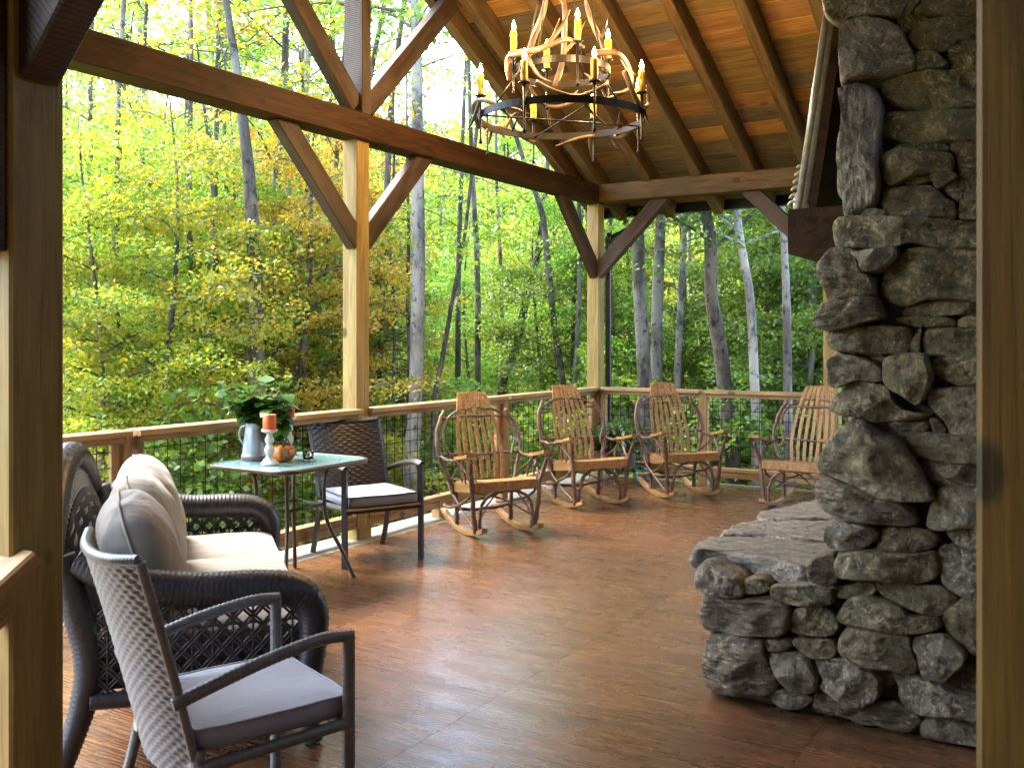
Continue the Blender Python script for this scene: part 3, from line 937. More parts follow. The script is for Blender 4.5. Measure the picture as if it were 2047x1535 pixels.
def stone(poly, protr, mat, seed, back=0.22, rings=13, n=60, frame=None, name='stone'):
    """poly: 2D outline (a, b) on the wall; frame(a, b, out) gives the place; a rounded, chipped boulder face"""
    rr = random.Random(seed)
    P = [Vector((p[0], p[1], 0)) for p in poly]
    pc = sum(P, Vector()) / len(P)
    P = [p + (p - pc).normalized() * .007 for p in P]
    sm = spline(P, 6, True)
    # resample evenly
    L = [0]
    for i in range(len(sm)):
        L.append(L[-1] + (sm[(i + 1) % len(sm)] - sm[i]).length)
    tot = L[-1]
    out, j = [], 0
    for k in range(n):
        t = tot * k / n
        while L[j + 1] < t:
            j += 1
        f = (t - L[j]) / max(1e-9, L[j + 1] - L[j])
        out.append(sm[j].lerp(sm[(j + 1) % len(sm)], f))
    c = sum(out, Vector()) / n
    size = (sum((p - c).length for p in out) / n)
    off = Vector((rr.uniform(0, 50), rr.uniform(0, 50), rr.uniform(0, 50)))
    tilt = Vector((rr.uniform(-.22, .22), rr.uniform(-.25, .25)))
    facet = [(rr.uniform(-.5, .5) * size, rr.uniform(-.5, .5) * size, rr.uniform(-.8, .8), rr.uniform(-.8, .8)) for _ in range(8)]
    V, F = [], []

    def height(p, rho):
        e = protr * (1 - rho ** 8) ** 0.45
        q = p - c
        hh = e + (q.x * tilt.x + q.y * tilt.y) * min(1, protr / .09) * .45
        g = 1e9
        for fx, fy, sx, sy in facet:
            g = min(g, protr * (1.02) + (q.x - fx) * sx * .6 + (q.y - fy) * sy * .6)
        hh = min(hh, max(g, e * .45)) if rho < .97 else hh
        w = (1 - rho ** 4)
        vd = noise.voronoi(Vector((p.x * 7, p.y * 13, 0)) + off)[0]
        hh += w * (noise.fractal(p * 11 + off, 1.0, 2.1, 5) * .022 + (vd[1] - vd[0] - .4) * .028 + noise.fractal(p * 3.2 + off, 1.0, 2.0, 2) * .03) * min(1.0, size / .09)
        return hh

    rhos = [1.0 - (1 - (1 - i / (rings - 1)) ** 1.0) ** 1.0 * 1.0 for i in range(rings)]
    rhos = [(i / (rings - 1)) ** .72 for i in range(rings)]     # 0 centre .. 1 rim
    V.append(frame(c.x, c.y, height(c, 0)))
    for i in range(1, rings):
        for k in range(n):
            rho = rhos[i]
            p = c + (out[k] - c) * rho
            if i == rings - 1:
                p = p + (out[k] - c).normalized() * noise.noise(out[k] * 22 + off) * .006
            V.append(frame(p.x, p.y, height(p, rho)))
    for k in range(n):
        p = c + (out[k] - c) * .93
        V.append(frame(p.x, p.y, -back * .35))
    for k in range(n):
        p = c + (out[k] - c) * .80
        V.append(frame(p.x, p.y, -back))
    for k in range(n):
        F.append((0, 1 + k, 1 + (k + 1) % n))
    R = rings - 1 + 2
    for i in range(R - 1):
        for k in range(n):
            k2 = (k + 1) % n
            a = 1 + i * n
            F.append((a + k, a + n + k, a + n + k2, a + k2))
    a = 1 + (R - 1) * n
    F.append(tuple(a + k for k in range(n)))
    o = mk(name, [Vector(v) for v in V], F, mat, fire, True)
    # local origin at the stone so textures differ
    return o


def front_frame(a, b, out):
    return Vector((a, YF - out, b)) - FO


for i, (cr, mi, pr_, poly) in enumerate(ST_):
    ox, oy = OX[cr]
    pts = []
    for (px, py) in poly:
        q = on_y(ox + px * SC, oy + py * SC, YF - pr_ * .35)
        pts.append((q.x, q.z))
    stone(pts, pr_, M_STONES[mi], 100 + i, back=0.20, frame=front_frame)

# core behind the stones, and the faces turned away from the photograph (the firebox looks over the hearth)
X0, X1, Y0, Y1 = -0.90, 0.75, YF, 6.0
core = MB()
core.box(((X0 + .07 + X1) / 2 - FO.x, (Y0 + .025 + Y1 - .07) / 2 - FO.y, 3.0), (X1 - X0 - .07, Y1 - Y0 - .095, 6.0))
core.build('chimney_core', M_MORTAR, fire, False)
hc = MB()
hc.box(((-1.40 + X0 + .07) / 2 - FO.x, (YF + .03 + 5.85) / 2 - FO.y, .22), (X0 + .07 + 1.40, 5.85 - YF - .03, .44))
hc.build('hearth_core', M_MORTAR, fire, False)


def course_wall(u0, u1, z0, z1, frame, seed, skip=None):
    rr = random.Random(seed)
    z = z0
    k = 0
    while z < z1 - .05:
        hgt = min(rr.uniform(.13, .28), z1 - z)
        u = u0 + rr.uniform(-.05, .0)
        while u < u1 - .06:
            wd = min(rr.uniform(.2, .55), u1 + .03 - u)
            a, b = u + .012, u + wd - .012
            c0, c1 = z + .01, z + hgt - .01
            if not (skip and skip((a + b) / 2, (c0 + c1) / 2)):
                j = lambda s=.02: rr.uniform(-s, s)
                poly = [(a + j(), c0 + j() + .03), (a + .06, c0), (b - .06, c0 + j(.01)), (b + j(.01), c0 + .03), (b + j(.01), c1 - .03), (b - .06, c1 + j(.01)), (a + .06, c1), (a + j(), c1 - .03)]
                stone(poly, rr.uniform(.05, .12), M_STONES[rr.choice((0, 0, 1, 2))], seed * 100 + k, back=.1, rings=5, n=20, frame=frame)
            k += 1
            u += wd
        z += hgt


course_wall(YF + .2, Y1, .50, 5.3, lambda a, b, o: Vector((X0 - o + .06, a, b)) - FO, 5,
            skip=lambda a, b: 4.35 < a < 5.5 and .45 < b < 1.35)
course_wall(YF + .2, 5.85, 0, .46, lambda a, b, o: Vector((-1.36 - o, a, b)) - FO, 6)
fb = MB()
fb.box((X0 + .05 - FO.x, 4.92 - FO.y, .92), (.012, 1.2, .88))
fb.build('firebox_back', plain('soot_black', (0.012, 0.011, 0.010), 0.95), fire, False)


def slab(pix, z, thick, seed, name='hearth_slab'):
    """flat hearth stone whose top outline is traced on the plane z"""
    rr = random.Random(seed)
    P = [on_z(1370 + px * SC, 1000 + py * SC, z) for (px, py) in pix]
    sm = spline(P, 8, True)
    n = len(sm)
    c = sum(sm, Vector()) / n
    off = Vector((rr.uniform(0, 50), 0, 0))
    V, F = [], []
    rings = [(0.0, 0), (.25, 0), (.5, 0), (.72, 0), (.88, 0), (.965, .0), (1.0, .016), (1.012, .04), (1.0, thick * .7), (.97, thick)]
    V.append(c + Vector((0, 0, 0)))
    for (r, dz) in rings[1:]:
        for p in sm:
            q = c + (p - c) * r
            q.z = z - dz + noise.fractal(Vector((q.x * 3, q.y * 14, dz * 6)) + off, 1, 2, 4) * (.011 if dz < .03 else .005)
            if dz > .005:
                d = (p - c).normalized()
                q += d * (noise.noise(p * 16 + off + Vector((0, 0, dz * 25))) * .016)
            V.append(q)
    for k in range(n):
        F.append((0, 1 + k, 1 + (k + 1) % n))
    for i in range(len(rings) - 2):
        for k in range(n):
            a = 1 + i * n
            F.append((a + k, a + n + k, a + n + (k + 1) % n, a + (k + 1) % n))
    F.append(tuple(1 + (len(rings) - 2) * n + k for k in range(n)))
    return mk(name, [v - FO for v in V], F, M_STONES[4], fire, True)


slab([(80, 600), (150, 500), (300, 445), (560, 415), (1000, 440), (1400, 490), (1720, 500), (1900, 560), (1850, 760), (1500, 800), (1300, 780), (1000, 700), (700, 640), (350, 600)], .565, .085, 1)
slab([(420, 402), (520, 320), (640, 270), (900, 245), (1400, 235), (1800, 250), (2000, 330), (1950, 470), (1400, 478), (1000, 425), (650, 405)], .56, .09, 2)
slab([(870, 190), (920, 120), (1150, 95), (1400, 20), (1560, -10), (1900, -20), (2100, 60), (2050, 200), (1500, 215), (1000, 232)], .565, .10, 3)

# mantel beam and mirror
mt = timber('mantel', (-0.97, 4.10, 1.905), (-0.97, 5.85, 1.905), 0.36, 0.19, M_BEAM, fire)
mir = thing('leaning_mirror', 'tall ornate silver framed mirror leaning on the mantel against the chimney', 'mirror', (-1.135, 4.95, 2.002))
mir.rotation_euler = (0, math.radians(8.5), 0)
HM, WM = 0.98, 1.30
mb = MB()
mb.box((0.028, 0, HM / 2), (0.040, WM - .004, HM - .004))
mb.build('backing', M_BEAM, mir, False)
mb = MB()
mb.box((-0.004, 0, HM / 2), (0.01, WM - .16, HM - .16))
mb.build('mirror_glass', M_MIRROR, mir, False)
for nm, (a, b) in {'s1': ((-WM / 2 + .03, 0), (-WM / 2 + .03, HM)), 's2': ((WM / 2 - .03, 0), (WM / 2 - .03, HM)), 's3': ((-WM / 2, .03), (WM / 2, .03)), 's4': ((-WM / 2, HM - .03), (WM / 2, HM - .03))}.items():
    f = MB()
    for o_, r_, xo in ((0, .036, -.018), (.030, .014, -.044), (-.026, .018, -.030)):
        if a[0] == b[0]:
            f.tube([(xo, a[0] + o_, a[1]), (xo, b[0] + o_, b[1])], r_, 10)
        else:
            f.tube([(xo, a[0], a[1] + o_), (xo, b[0], b[1] + o_)], r_, 10)
    f.build('frame_rail', M_SILVER, mir)
cv = MB()
for sgn in (-1,):
    for k in range(6):
        zc = .03 + .034 * k
        rr_ = .026 * (1 - k / 9)
        ring = [(-.055 - rr_ * math.cos(t) * 1.1, sgn * (WM / 2 - .03), zc + rr_ * math.sin(t)) for t in np.linspace(0, 5.0, 12)]
        cv.tube(ring, .007, 6)
cv.build('carved_scroll', M_SILVER, mir)
# ------------------------------------------------------------------ bent-twig rocking chairs (front = local +X)
def rocking_chair(label, group, seed0=0):
    t = thing('rocking_chair', label, 'rocking chair', group=group)
    RR = 1.05

    def rk(x):                       # underside of the rocker
        return RR - math.sqrt(RR * RR - x * x)

    for sg in (-1, 1):
        mb = MB()
        xs = np.linspace(-.50, .36, 22)
        V, F = [], []
        for x in xs:
            z0 = rk(x + .02)
            tk = .034 if x > -.44 else .034 - .02 * (-.44 - x) / .06
            for (dy, dz) in ((-.024, 0), (.024, 0), (.024, tk), (-.024, tk)):
                V.append((x, sg * .245 + dy, z0 + dz + .001))
        n = len(xs)
        for i in range(n - 1):
            for j in range(4):
                a, b = i * 4, (i + 1) * 4
                F.append((a + j, b + j, b + (j + 1) % 4, a + (j + 1) % 4))
        F += [(0, 1, 2, 3), tuple((n - 1) * 4 + j for j in (3, 2, 1, 0))]
        mb.add(V, F)
        mb.build('rocker', M_SLAT, t, False)
    # seat frame and slats
    def board(name, c, d, mat=M_SLAT, ry=0.0):
        o = link(name, timber_mesh(max(d), min(d[0], d[2]) if d[1] == max(d) else d[1], max(d[0], d[2]) if d[1] == max(d) else d[2], mat, .004), t)
        return o
    ap = MB().box((.245, 0, .405), (.024, .57, .075)).build('front_apron', M_SLAT, t, False)
    for sg in (-1, 1):
        mb = MB()
        mb.add([(x, sg * .262 + dy, z) for (x, z) in ((.232, .40), (-.22, .345)) for dy in (-.011, .011) for z in (z - .035, z + .03)],
               [(0, 1, 3, 2), (4, 6, 7, 5), (0, 4, 5, 1), (2, 3, 7, 6), (0, 2, 6, 4), (1, 5, 7, 3)])
        mb.build('side_apron', M_SLAT, t, False)
    for k in range(6):
        x = .21 - k * .078
        z = .437 - .055 * (.21 - x) / .45
        MB().box((x, 0, z), (.062, .50, .016)).build('seat_slat', M_SLAT, t, False)
    # back slats: bowed, closing up into a solid head
    for k in range(7):
        q = k - 3
        mb = MB()
        ctr = [(-.19, .40, .057), (-.235, .56, .064), (-.30, .74, .062), (-.36, .90, .055), (-.40, 1.00, .047), (-.455, 1.11, .0375)]
        pts = spline([(x, q * sp, z) for (x, z, sp) in ctr], 5)
        pts = [p + Vector((-.010 * (1 - (q / 3.5) ** 2) * 2, 0, 0)) for p in pts]
        top = .002 * (9 - q * q) / 3
        pts[-1] = pts[-1] + Vector((-.004, 0, top))
        V, F = [], []
        for i, p in enumerate(pts):
            wv = lerp(.0150, .0158, i / len(pts)) if i < len(pts) * .72 else lerp(.0158, .0186, (i / len(pts) - .72) / .28)
            tz = .006
            for (dx, dy) in ((-tz, -wv), (-tz, wv), (tz, wv), (tz, -wv)):
                V.append((p.x + dx, p.y + dy, p.z))
        n = len(pts)
        for i in range(n - 1):
            for j in range(4):
                F.append((i * 4 + j, i * 4 + (j + 1) % 4, (i + 1) * 4 + (j + 1) % 4, (i + 1) * 4 + j))
        F += [(3, 2, 1, 0), tuple((n - 1) * 4 + j for j in range(4))]
        mb.add(V, F)
        mb.build('back_slat', M_SLAT, t, False)

    sd = [seed0]

    def twig(name, pts, r0, r1=None, n=7):
        sd[0] += 1
        rr = random.Random(sd[0])
        P = spline(pts, 5)
        P = [p + Vector((rr.uniform(-1, 1), rr.uniform(-1, 1), rr.uniform(-1, 1))) * .0045 for p in P]
        if len(P) > 8:
            bow = Vector((rr.uniform(-1, 1), rr.uniform(-1, 1), rr.uniform(-1, 1))) * .012
            P = [p + bow * math.sin(math.pi * i / (len(P) - 1)) for i, p in enumerate(P)]
        R = ramp_list([r0, r1 if r1 else r0 * .85], len(P))
        R = [r * (1 + .10 * math.sin(i * 2.3 + sd[0])) for i, r in enumerate(R)]
        return MB().tube(P, R, n).build(name, M_TWIG, t)

    for sg in (-1, 1):
        y = sg * .262
        twig('leg', [(.225, sg * .262, rk(.24) + .02), (.235, sg * .285, .22), (.24, sg * .30, .42), (.27, sg * .325, .54), (.30, sg * .335, .615)], .021, .017)
        twig('leg', [(-.20, sg * .245, rk(-.18) + .02), (-.21, sg * .25, .18), (-.205, sg * .262, .36)], .022)
        twig('back_post', [(-.19, sg * .275, .30), (-.23, sg * .315, .46), (-.27, sg * .375, .64), (-.335, sg * .36, .82), (-.385, sg * .285, .965)], .021, .016)
        twig('hoop', [(-.215, sg * .30, .52), (-.25, sg * .285, .60), (-.29, sg * .335, .72), (-.34, sg * .31, .86), (-.385, sg * .20, .955), (-.405, sg * .02, .985)], .011, .009)
        twig('arm_branch', [(-.255, sg * .37, .60), (-.12, sg * .35, .585), (.02, sg * .345, .60), (.10, sg * .34, .612)], .015, .012)
        am = MB()
        am.add([(x, sg * .335 + dy, z + dz) for (x, z, wv) in ((.03, .604, .030), (.17, .622, .043), (.33, .655, .050)) for (dy, dz) in ((-wv, 0), (wv, 0), (wv, .026), (-wv, .026))],
               [(i * 4 + j, (i + 1) * 4 + j, (i + 1) * 4 + (j + 1) % 4, i * 4 + (j + 1) % 4) for i in range(2) for j in range(4)] + [(0, 1, 2, 3), (11, 10, 9, 8)])
        am.build('armrest', M_SLAT, t, False)
        twig('arm_brace', [(.24, sg * .30, .40), (.18, sg * .31, .50), (.06, sg * .335, .585), (-.05, sg * .35, .59)], .012)
        twig('arm_brace', [(-.20, sg * .29, .41), (-.10, sg * .30, .47), (.0, sg * .31, .53), (.06, sg * .335, .595)], .009)
        twig('spindle', [(.12, sg * .30, .43), (.15, sg * .315, .52), (.13, sg * .33, .60)], .008)
        twig('spindle', [(.03, sg * .29, .425), (.02, sg * .31, .52), (.05, sg * .335, .60)], .007)
        # bent twigs under the seat
        twig('under_arch', [(.232, sg * .225, rk(.24) + .03), (.235, sg * .222, .18), (.225, sg * .19, .29), (.222, sg * .10, .352), (.22, 0, .362)], .015, .012)
        twig('side_brace', [(-.47, sg * .245, rk(-.45) + .06), (-.35, sg * .262, .17), (-.10, sg * .285, .22), (.12, sg * .29, .30), (.20, sg * .29, .37)], .013)
        twig('side_brace', [(.20, sg * .262, rk(.2) + .05), (.02, sg * .285, .18), (-.20, sg * .29, .30), (-.28, sg * .29, .38)], .011)
    twig('back_rail', [(-.372, -.315, .895), (-.38, 0, .905), (-.372, .315, .90)], .012, .011)
    twig('back_rail', [(-.268, -.36, .612), (-.275, 0, .595), (-.268, .36, .61)], .013, .011)
    twig('back_rail', [(-.205, -.27, .40), (-.215, 0, .392), (-.205, .27, .40)], .013, .011)
    twig('stretcher', [(-.205, -.25, .17), (-.20, 0, .155), (-.205, .25, .175)], .015, .013)
    twig('cross_brace', [(-.21, -.24, .33), (.05, .05, .27), (.215, .215, .16)], .008)
    twig('cross_brace', [(-.21, .24, .33), (.05, -.05, .285), (.215, -.215, .16)], .008)
    return t


GR = 'twig rocking chairs along the railing'
rc0 = rocking_chair('slatted twig rocking chair nearest the dark wicker dining chair', GR)
spots = [(-3.98, 6.23, math.atan2(-.536, .845), None),
         (-3.93, 7.69, math.atan2(-.536, .845), 'slatted twig rocking chair just left of the corner plants'),
         (-3.405, 8.60, math.atan2(-.66, .75), 'slatted twig rocking chair right of the green pot, facing the fireplace'),
         (-2.27, 8.52, math.atan2(-1.0, -.10), 'slatted twig rocking chair partly hidden behind the stone chimney')]
chairs = [rc0] + [rocking_chair(sp_[3], GR, 200 * (k_ + 1)) for k_, sp_ in enumerate(spots[1:])]
for o, (x, y, a, lb) in zip(chairs, spots):
    o.location = (x, y, 0)
    o.rotation_euler = (0, 0, a)
    o.scale = (.93, .93, .93)
    if lb:
        o['label'] = lb
# ------------------------------------------------------------------ woven chairs (front = local +X)
def weave_sheet(fn, nu, nv, amp, cu, cv):
    """fn(u,v)->(point, normal); over-under weave with cu x cv cells; returns a closed two-sided sheet"""
    mb = MB()
    ni, nj = cu * 4, cv * 5
    def P(s):
        def f(u, v):
            p, n = fn(u, v)
            a, b = u * cu, v * cv
            ph = math.cos(math.pi * a + math.pi * (math.floor(min(b, cv - .001)) % 2))
            h = amp * (abs(math.sin(math.pi * b)) ** .5) * (.5 + .5 * ph)
            return p + n * (s * (.006 + h))
        return f
    mb.grid(P(1), ni, nj)
    mb.grid(P(-1), ni, nj, flip=True)
    return mb


def dining_chair(name, label, wmat, fmat, woven_frame, cush, group=None, tall=0):
    t = thing(name, label, 'chair', group=group)
    W = .27

    def tubebar(nm, pts, r, mat=fmat, k=4, sq=True):
        P = spline(pts, k) if len(pts) > 2 else [Vector(p) for p in pts]
        if woven_frame:
            # wrapped strand: fine ridges along the bar
            L = sum((P[i + 1] - P[i]).length for i in range(len(P) - 1))
            n = max(6, int(L / .004))
            Q, acc, i = [], 0, 0
            cum = [0]
            for a, b in zip(P[:-1], P[1:]):
                cum.append(cum[-1] + (b - a).length)
            for q in range(n + 1):
                s = L * q / n
                while i < len(P) - 2 and cum[i + 1] < s:
                    i += 1
                f = (s - cum[i]) / max(1e-9, cum[i + 1] - cum[i])
                Q.append(P[i].lerp(P[i + 1], f))
            mb = MB()
            V, F = [], []
            mb.tube(Q, [r * (1 + .03 * math.sin(2 * math.pi * s * L / n / .016)) for s in range(n + 1)], 8)
            # checker the bumps round the bar
            for q in range(n + 1):
                for j in range(8):
                    v = mb.V[q * 8 + j]
                    c = Q[q]
                    ph = math.sin(2 * math.pi * q * L / n / .016 + math.pi * (j % 2))
                    mb.V[q * 8 + j] = c + (v - c) * (1 + .07 * ph)
            return mb.build(nm, wmat, t)
        return MB().tube(P, r * 1.15, 4 if sq else 8, upv=None).build(nm, mat, t, False)

    # back: curved woven panel, leaning
    def back(u, v):
        y = lerp(-W + .015, W - .015, u)
        z = lerp(.30, tall or .865, v)
        lean = -.20 - .15 * v - (.02 if tall else .05) * v * v
        cup = -.055 * (1 - (2 * u - 1) ** 2)
        p = Vector((lean + cup, y * (1 - .04 * (1 - v)), z + .018 * (abs(2 * u - 1) ** 2) * v))
        n = Vector((1, (2 * u - 1) * .25, .32)).normalized()
        return p, n
    weave_sheet(back, 0, 0, .0042, 22 if woven_frame else 16, 42 if woven_frame else 30).build('backrest', wmat, t)
    for sg in (-1, 1):
        pts = [back(.5 + sg * .5, v)[0] for v in (0, .33, .66, 1.0)]
        tubebar('back_rail', [p + Vector((0, sg * .008, 0)) for p in pts], .014)
    tubebar('top_rail', [back(u, 1.0)[0] + Vector((0, 0, .004)) for u in (0, .2, .4, .6, .8, 1.0)], .016)
    for sg in (-1, 1):
        tubebar('leg', [(.25, sg * W, 0), (.25, sg * W, .628)], .020)
        tubebar('leg', [(-.33, sg * (W - .01), 0), (-.25, sg * (W - .01), .20), (-.205, sg * (W - .01), .40)], .018)
        tubebar('armrest', [(.262, sg * W, .628), (.16, sg * W, .634), (.0, sg * (W + .005), .612), (-.16, sg * (W + .005), .575), (-.285, sg * (W + .0), .54)], .019)
        tubebar('seat_rail', [(.25, sg * W, .375), (-.22, sg * W, .355)], .018)
    tubebar('seat_rail', [(.25, -W, .365), (.25, W, .365)], .022)
    tubebar('seat_rail', [(-.215, -W, .35), (-.215, W, .35)], .018)
    # cushion with piping
    if cush:
        cm = MB()
        def top(u, v):
            x = lerp(-.215, .268, u)
            y = lerp(-.245, .245, v)
            e = max(abs(2 * u - 1), abs(2 * v - 1))
            dome = .020 * (1 - e ** 3) + .004 * noise.noise(Vector((x * 9, y * 9, 1)))
            rc = 1 - .03 * (abs(2 * u - 1) * abs(2 * v - 1)) ** 4
            return Vector((x * rc, y * rc, .446 + dome))
        cm.grid(top, 16, 16)
        ring = [top(i / 16, 0) for i in range(16)] + [top(1, i / 16) for i in range(16)] + [top(1 - i / 16, 1) for i in range(16)] + [top(0, 1 - i / 16) for i in range(16)]
        k = len(ring)
        b0 = len(cm.V)
        V = list(ring) + [Vector((p.x * 1.012, p.y * 1.012, p.z - .022)) for p in ring] + [Vector((p.x, p.y, .386)) for p in ring]
        F = [(r * k + i, r * k + (i + 1) % k, (r + 1) * k + (i + 1) % k, (r + 1) * k + i) for r in range(2) for i in range(k)]
        F.append(tuple(2 * k + i for i in range(k)))
        cm.add(V, F)
        c = cm.build('cushion', M_BLUEGREY, t)
        pp = MB().tube([p + Vector((p.x, p.y, 0)).normalized() * .004 for p in ring], .0045, 6, closed=True)
        pp.build('piping', M_BLUEGREY if woven_frame else M_CHAIRMETAL, c)
    return t


c1 = dining_chair('wicker_armchair', 'grey woven armchair with blue-grey seat cushion in front of the sofa', M_WICKER_GREY, M_GREYMETAL, True, True, tall=.905)
c1.location = (-2.162, 1.993, 0)
c1.scale = (.93, .93, .97)
c1.rotation_euler = (0, 0, math.atan2(.93, .36))
tg = MB().box((-.245, .20, .34), (.006, .028, .035)).build('maker_tag', plain('beige_tag', (.4, .33, .22), .6), c1, False)
c2 = dining_chair('wicker_armchair', 'dark brown woven dining chair with pale cushion beside the glass table', M_WICKER_BROWN, M_CHAIRMETAL, False, True)
c2.location = (-4.235, 5.06, 0)
c2.rotation_euler = (0, 0, math.atan2(-.44, .90))


# ------------------------------------------------------------------ wicker sofa
def sofa():
    t = thing('wicker_sofa', 'black wicker sofa with arched back and plump taupe cushions', 'sofa', (-3.38, 2.90, 0), math.atan2(.77, .64))
    HW = .90

    def wrapped(nm, pts, r, k=8, pitch=.019, amp=.06, n=16):
        P = spline(pts, k)
        L = [0]
        for a, b in zip(P[:-1], P[1:]):
            L.append(L[-1] + (b - a).length)
        N = int(L[-1] / .0045)
        Q, R, i = [], [], 0
        for q in range(N + 1):
            s = L[-1] * q / N
            while i < len(P) - 2 and L[i + 1] < s:
                i += 1
            f = (s - L[i]) / max(1e-9, L[i + 1] - L[i])
            Q.append(P[i].lerp(P[i + 1], f))
            rad = r if not hasattr(r, '__len__') else ramp_list(r, N + 1)[q] if N < 2 else lerp(*[(r[min(int(q / N * (len(r) - 1)), len(r) - 2) + z_]) for z_ in (0, 1)], q / N * (len(r) - 1) - min(int(q / N * (len(r) - 1)), len(r) - 2))
            R.append(rad)
        mb = MB().tube(Q, R, n)
        for q in range(N + 1):
            s = L[-1] * q / N
            for j in range(n):
                v = mb.V[q * n + j]
                d = v - Q[q]
                ph = math.sin(2 * math.pi * s / pitch + (math.pi if j % 2 else 0) * .9 + .25 * math.sin(s * 37))
                mb.V[q * n + j] = Q[q] + d * (1 + amp * ph)
        return mb.build(nm, M_WICKER_DARK, t)

    for sg in (-1, 1):
        y = sg * HW
        wrapped('arm', [(-.40, sg * (HW - .04), .70), (-.26, sg * (HW + .0), .635), (-.05, y, .585), (.18, y, .575), (.31, y, .555), (.375, y, .485), (.378, y, .36), (.355, y, .2)], [.05, .055, .060, .062, .062, .058, .05, .046])
        wrapped('leg', [(.355, y, .22), (.36, y, .12), (.385, y, .01)], [.045, .036, .032], amp=.08)
        wrapped('leg', [(-.455, sg * (HW - .05), .72), (-.40, sg * (HW - .04), .52), (-.365, sg * (HW - .03), .36), (-.39, sg * (HW - .03), .20), (-.45, sg * (HW - .02), .01)], [.045, .05, .05, .042, .034])
        # open lattice in the side
        mb = MB()
        x0, x1, z0, z1 = -.34, .34, .24, .55
        def seg(a, b, r=.0052):
            # clip to the panel
            (xa, za), (xb, zb_) = a, b
            mb.tube([(xa, y, za), ((xa + xb) / 2, y + sg * .004, (za + zb_) / 2), (xb, y, zb_)], r, 5, cap=False)
        st = .068
        k = -8
        while k < 22:
            for o in (-.008, .008):
                for dirn in (1, -1):
                    c = x0 + k * st + o
                    pa, pb = (c, z0), (c + dirn * (z1 - z0), z1)
                    ts = []
                    for tt in np.linspace(0, 1, 41):
                        xx = lerp(pa[0], pb[0], tt)
                        if x0 <= xx <= x1:
                            ts.append(tt)
                    if len(ts) > 1:
                        seg((lerp(pa[0], pb[0], ts[0]), lerp(z0, z1, ts[0])), (lerp(pa[0], pb[0], ts[-1]), lerp(z0, z1, ts[-1])))
            k += 1
        for q in range(11):
            x = x0 + (q + .5) * st
            if x < x1:
                seg((x, z0), (x, z1), .004)
        for q in range(1, 5):
            z = z0 + q * st * 1.05
            mb.tube([(x0, y, z), (x1, y, z)], .004, 5, cap=False)
        mb.build('lattice', M_WICKER_DARK, t)
        wrapped('side_rail', [(-.36, y, .235), (0, y, .225), (.36, y, .235)], .028)
    # arched back: rolled crest, open weave, closed band
    def crest(v):
        q = 2 * v - 1
        return .70 + .255 * (1 - abs(q) ** 2.3)
    def back(v, h):
        z = lerp(.36, crest(v), h)
        x = -.35 - .14 * h - .02 * (1 - (2 * v - 1) ** 2)
        return Vector((x, lerp(-HW + .03, HW - .03, v), z))
    wrapped('crest', [back(v, 1.0) + Vector((-.015, 0, 0)) for v in np.linspace(0, 1, 11)], .058, k=6)
    wv = weave_sheet(lambda u, v: (back(u, lerp(.74, 1.0, v)) + Vector((-.012, 0, 0)), Vector((1, 0, .3)).normalized()), 0, 0, .006, 60, 10)
    wv.build('woven_band', M_WICKER_DARK, t)
    wv = weave_sheet(lambda u, v: (back(u, lerp(0, .42, v)), Vector((1, 0, .3)).normalized()), 0, 0, .006, 60, 12)
    wv.build('woven_band', M_WICKER_DARK, t)
    mb = MB()
    for i in range(64):
        v = (i + .5) / 64
        mb.tube([back(v, h) for h in (.40, .58, .76)], .0055, 5, cap=False)
    for h in (.50, .52, .61, .63, .70):
        mb.tube([back(v, h) + Vector((.006 * math.sin(v * 200), 0, 0)) for v in np.linspace(0, 1, 40)], .005, 5, cap=False)
    mb.build('lattice', M_WICKER_DARK, t)
    # seat deck and apron
    MB().box((-.0, 0, .285), (.70, 2 * HW - .06, .05)).build('seat_deck', M_WICKER_DARK, t, False)
    wv = weave_sheet(lambda u, v: (Vector((.355, lerp(-HW, HW, u), lerp(.17, .33, v))), Vector((1, 0, 0))), 0, 0, .006, 60, 8)
    wv.build('apron', M_WICKER_DARK, t)

    def puff(name, c, sz, rot, seed, seam='x', pinch=.35):
        """plump cushion: super-ellipsoid of size sz about c, leaning by rot about Y"""
        mb = MB()
        nu, nv = 72, 36
        rm = Matrix.Rotation(rot, 3, 'Y')
        def f(u, v):
            a = 2 * math.pi * u
            b = math.pi * (v - .5)
            ca, sa = math.cos(a), math.sin(a)
            e1, e2 = .72, .70
            sp = lambda q, e: math.copysign(abs(q) ** e, q)
            y = sp(ca, e1) * sp(math.cos(b), e2)
            z = sp(sa, e1) * sp(math.cos(b), e2)
            x = sp(math.sin(b), .95)
            q = Vector((x * sz[0] / 2, y * sz[1] / 2, z * sz[2] / 2))
            edge = math.cos(b) ** 6
            wr = noise.noise(Vector((q.y * 24 + seed * 7, q.x * 5, q.z * 6))) * .017 * edge * (1 if abs(z) > .5 else .4)
            wr += noise.noise(Vector((q.y * 7 + seed, q.x * 5, q.z * 7))) * .012
            n = q.normalized()
            return Vector(c) + rm @ (q + n * wr)
        mb.grid(f, nu, nv)
        o = mb.build(name, M_TAUPE, t)
        ring = [f(i / 48, .5) + (f(i / 48, .5) - Vector(c)).normalized() * .003 for i in range(48)]
        MB().tube(ring, .0055, 6, closed=True).build('piping', M_TAUPE, o)
        return o

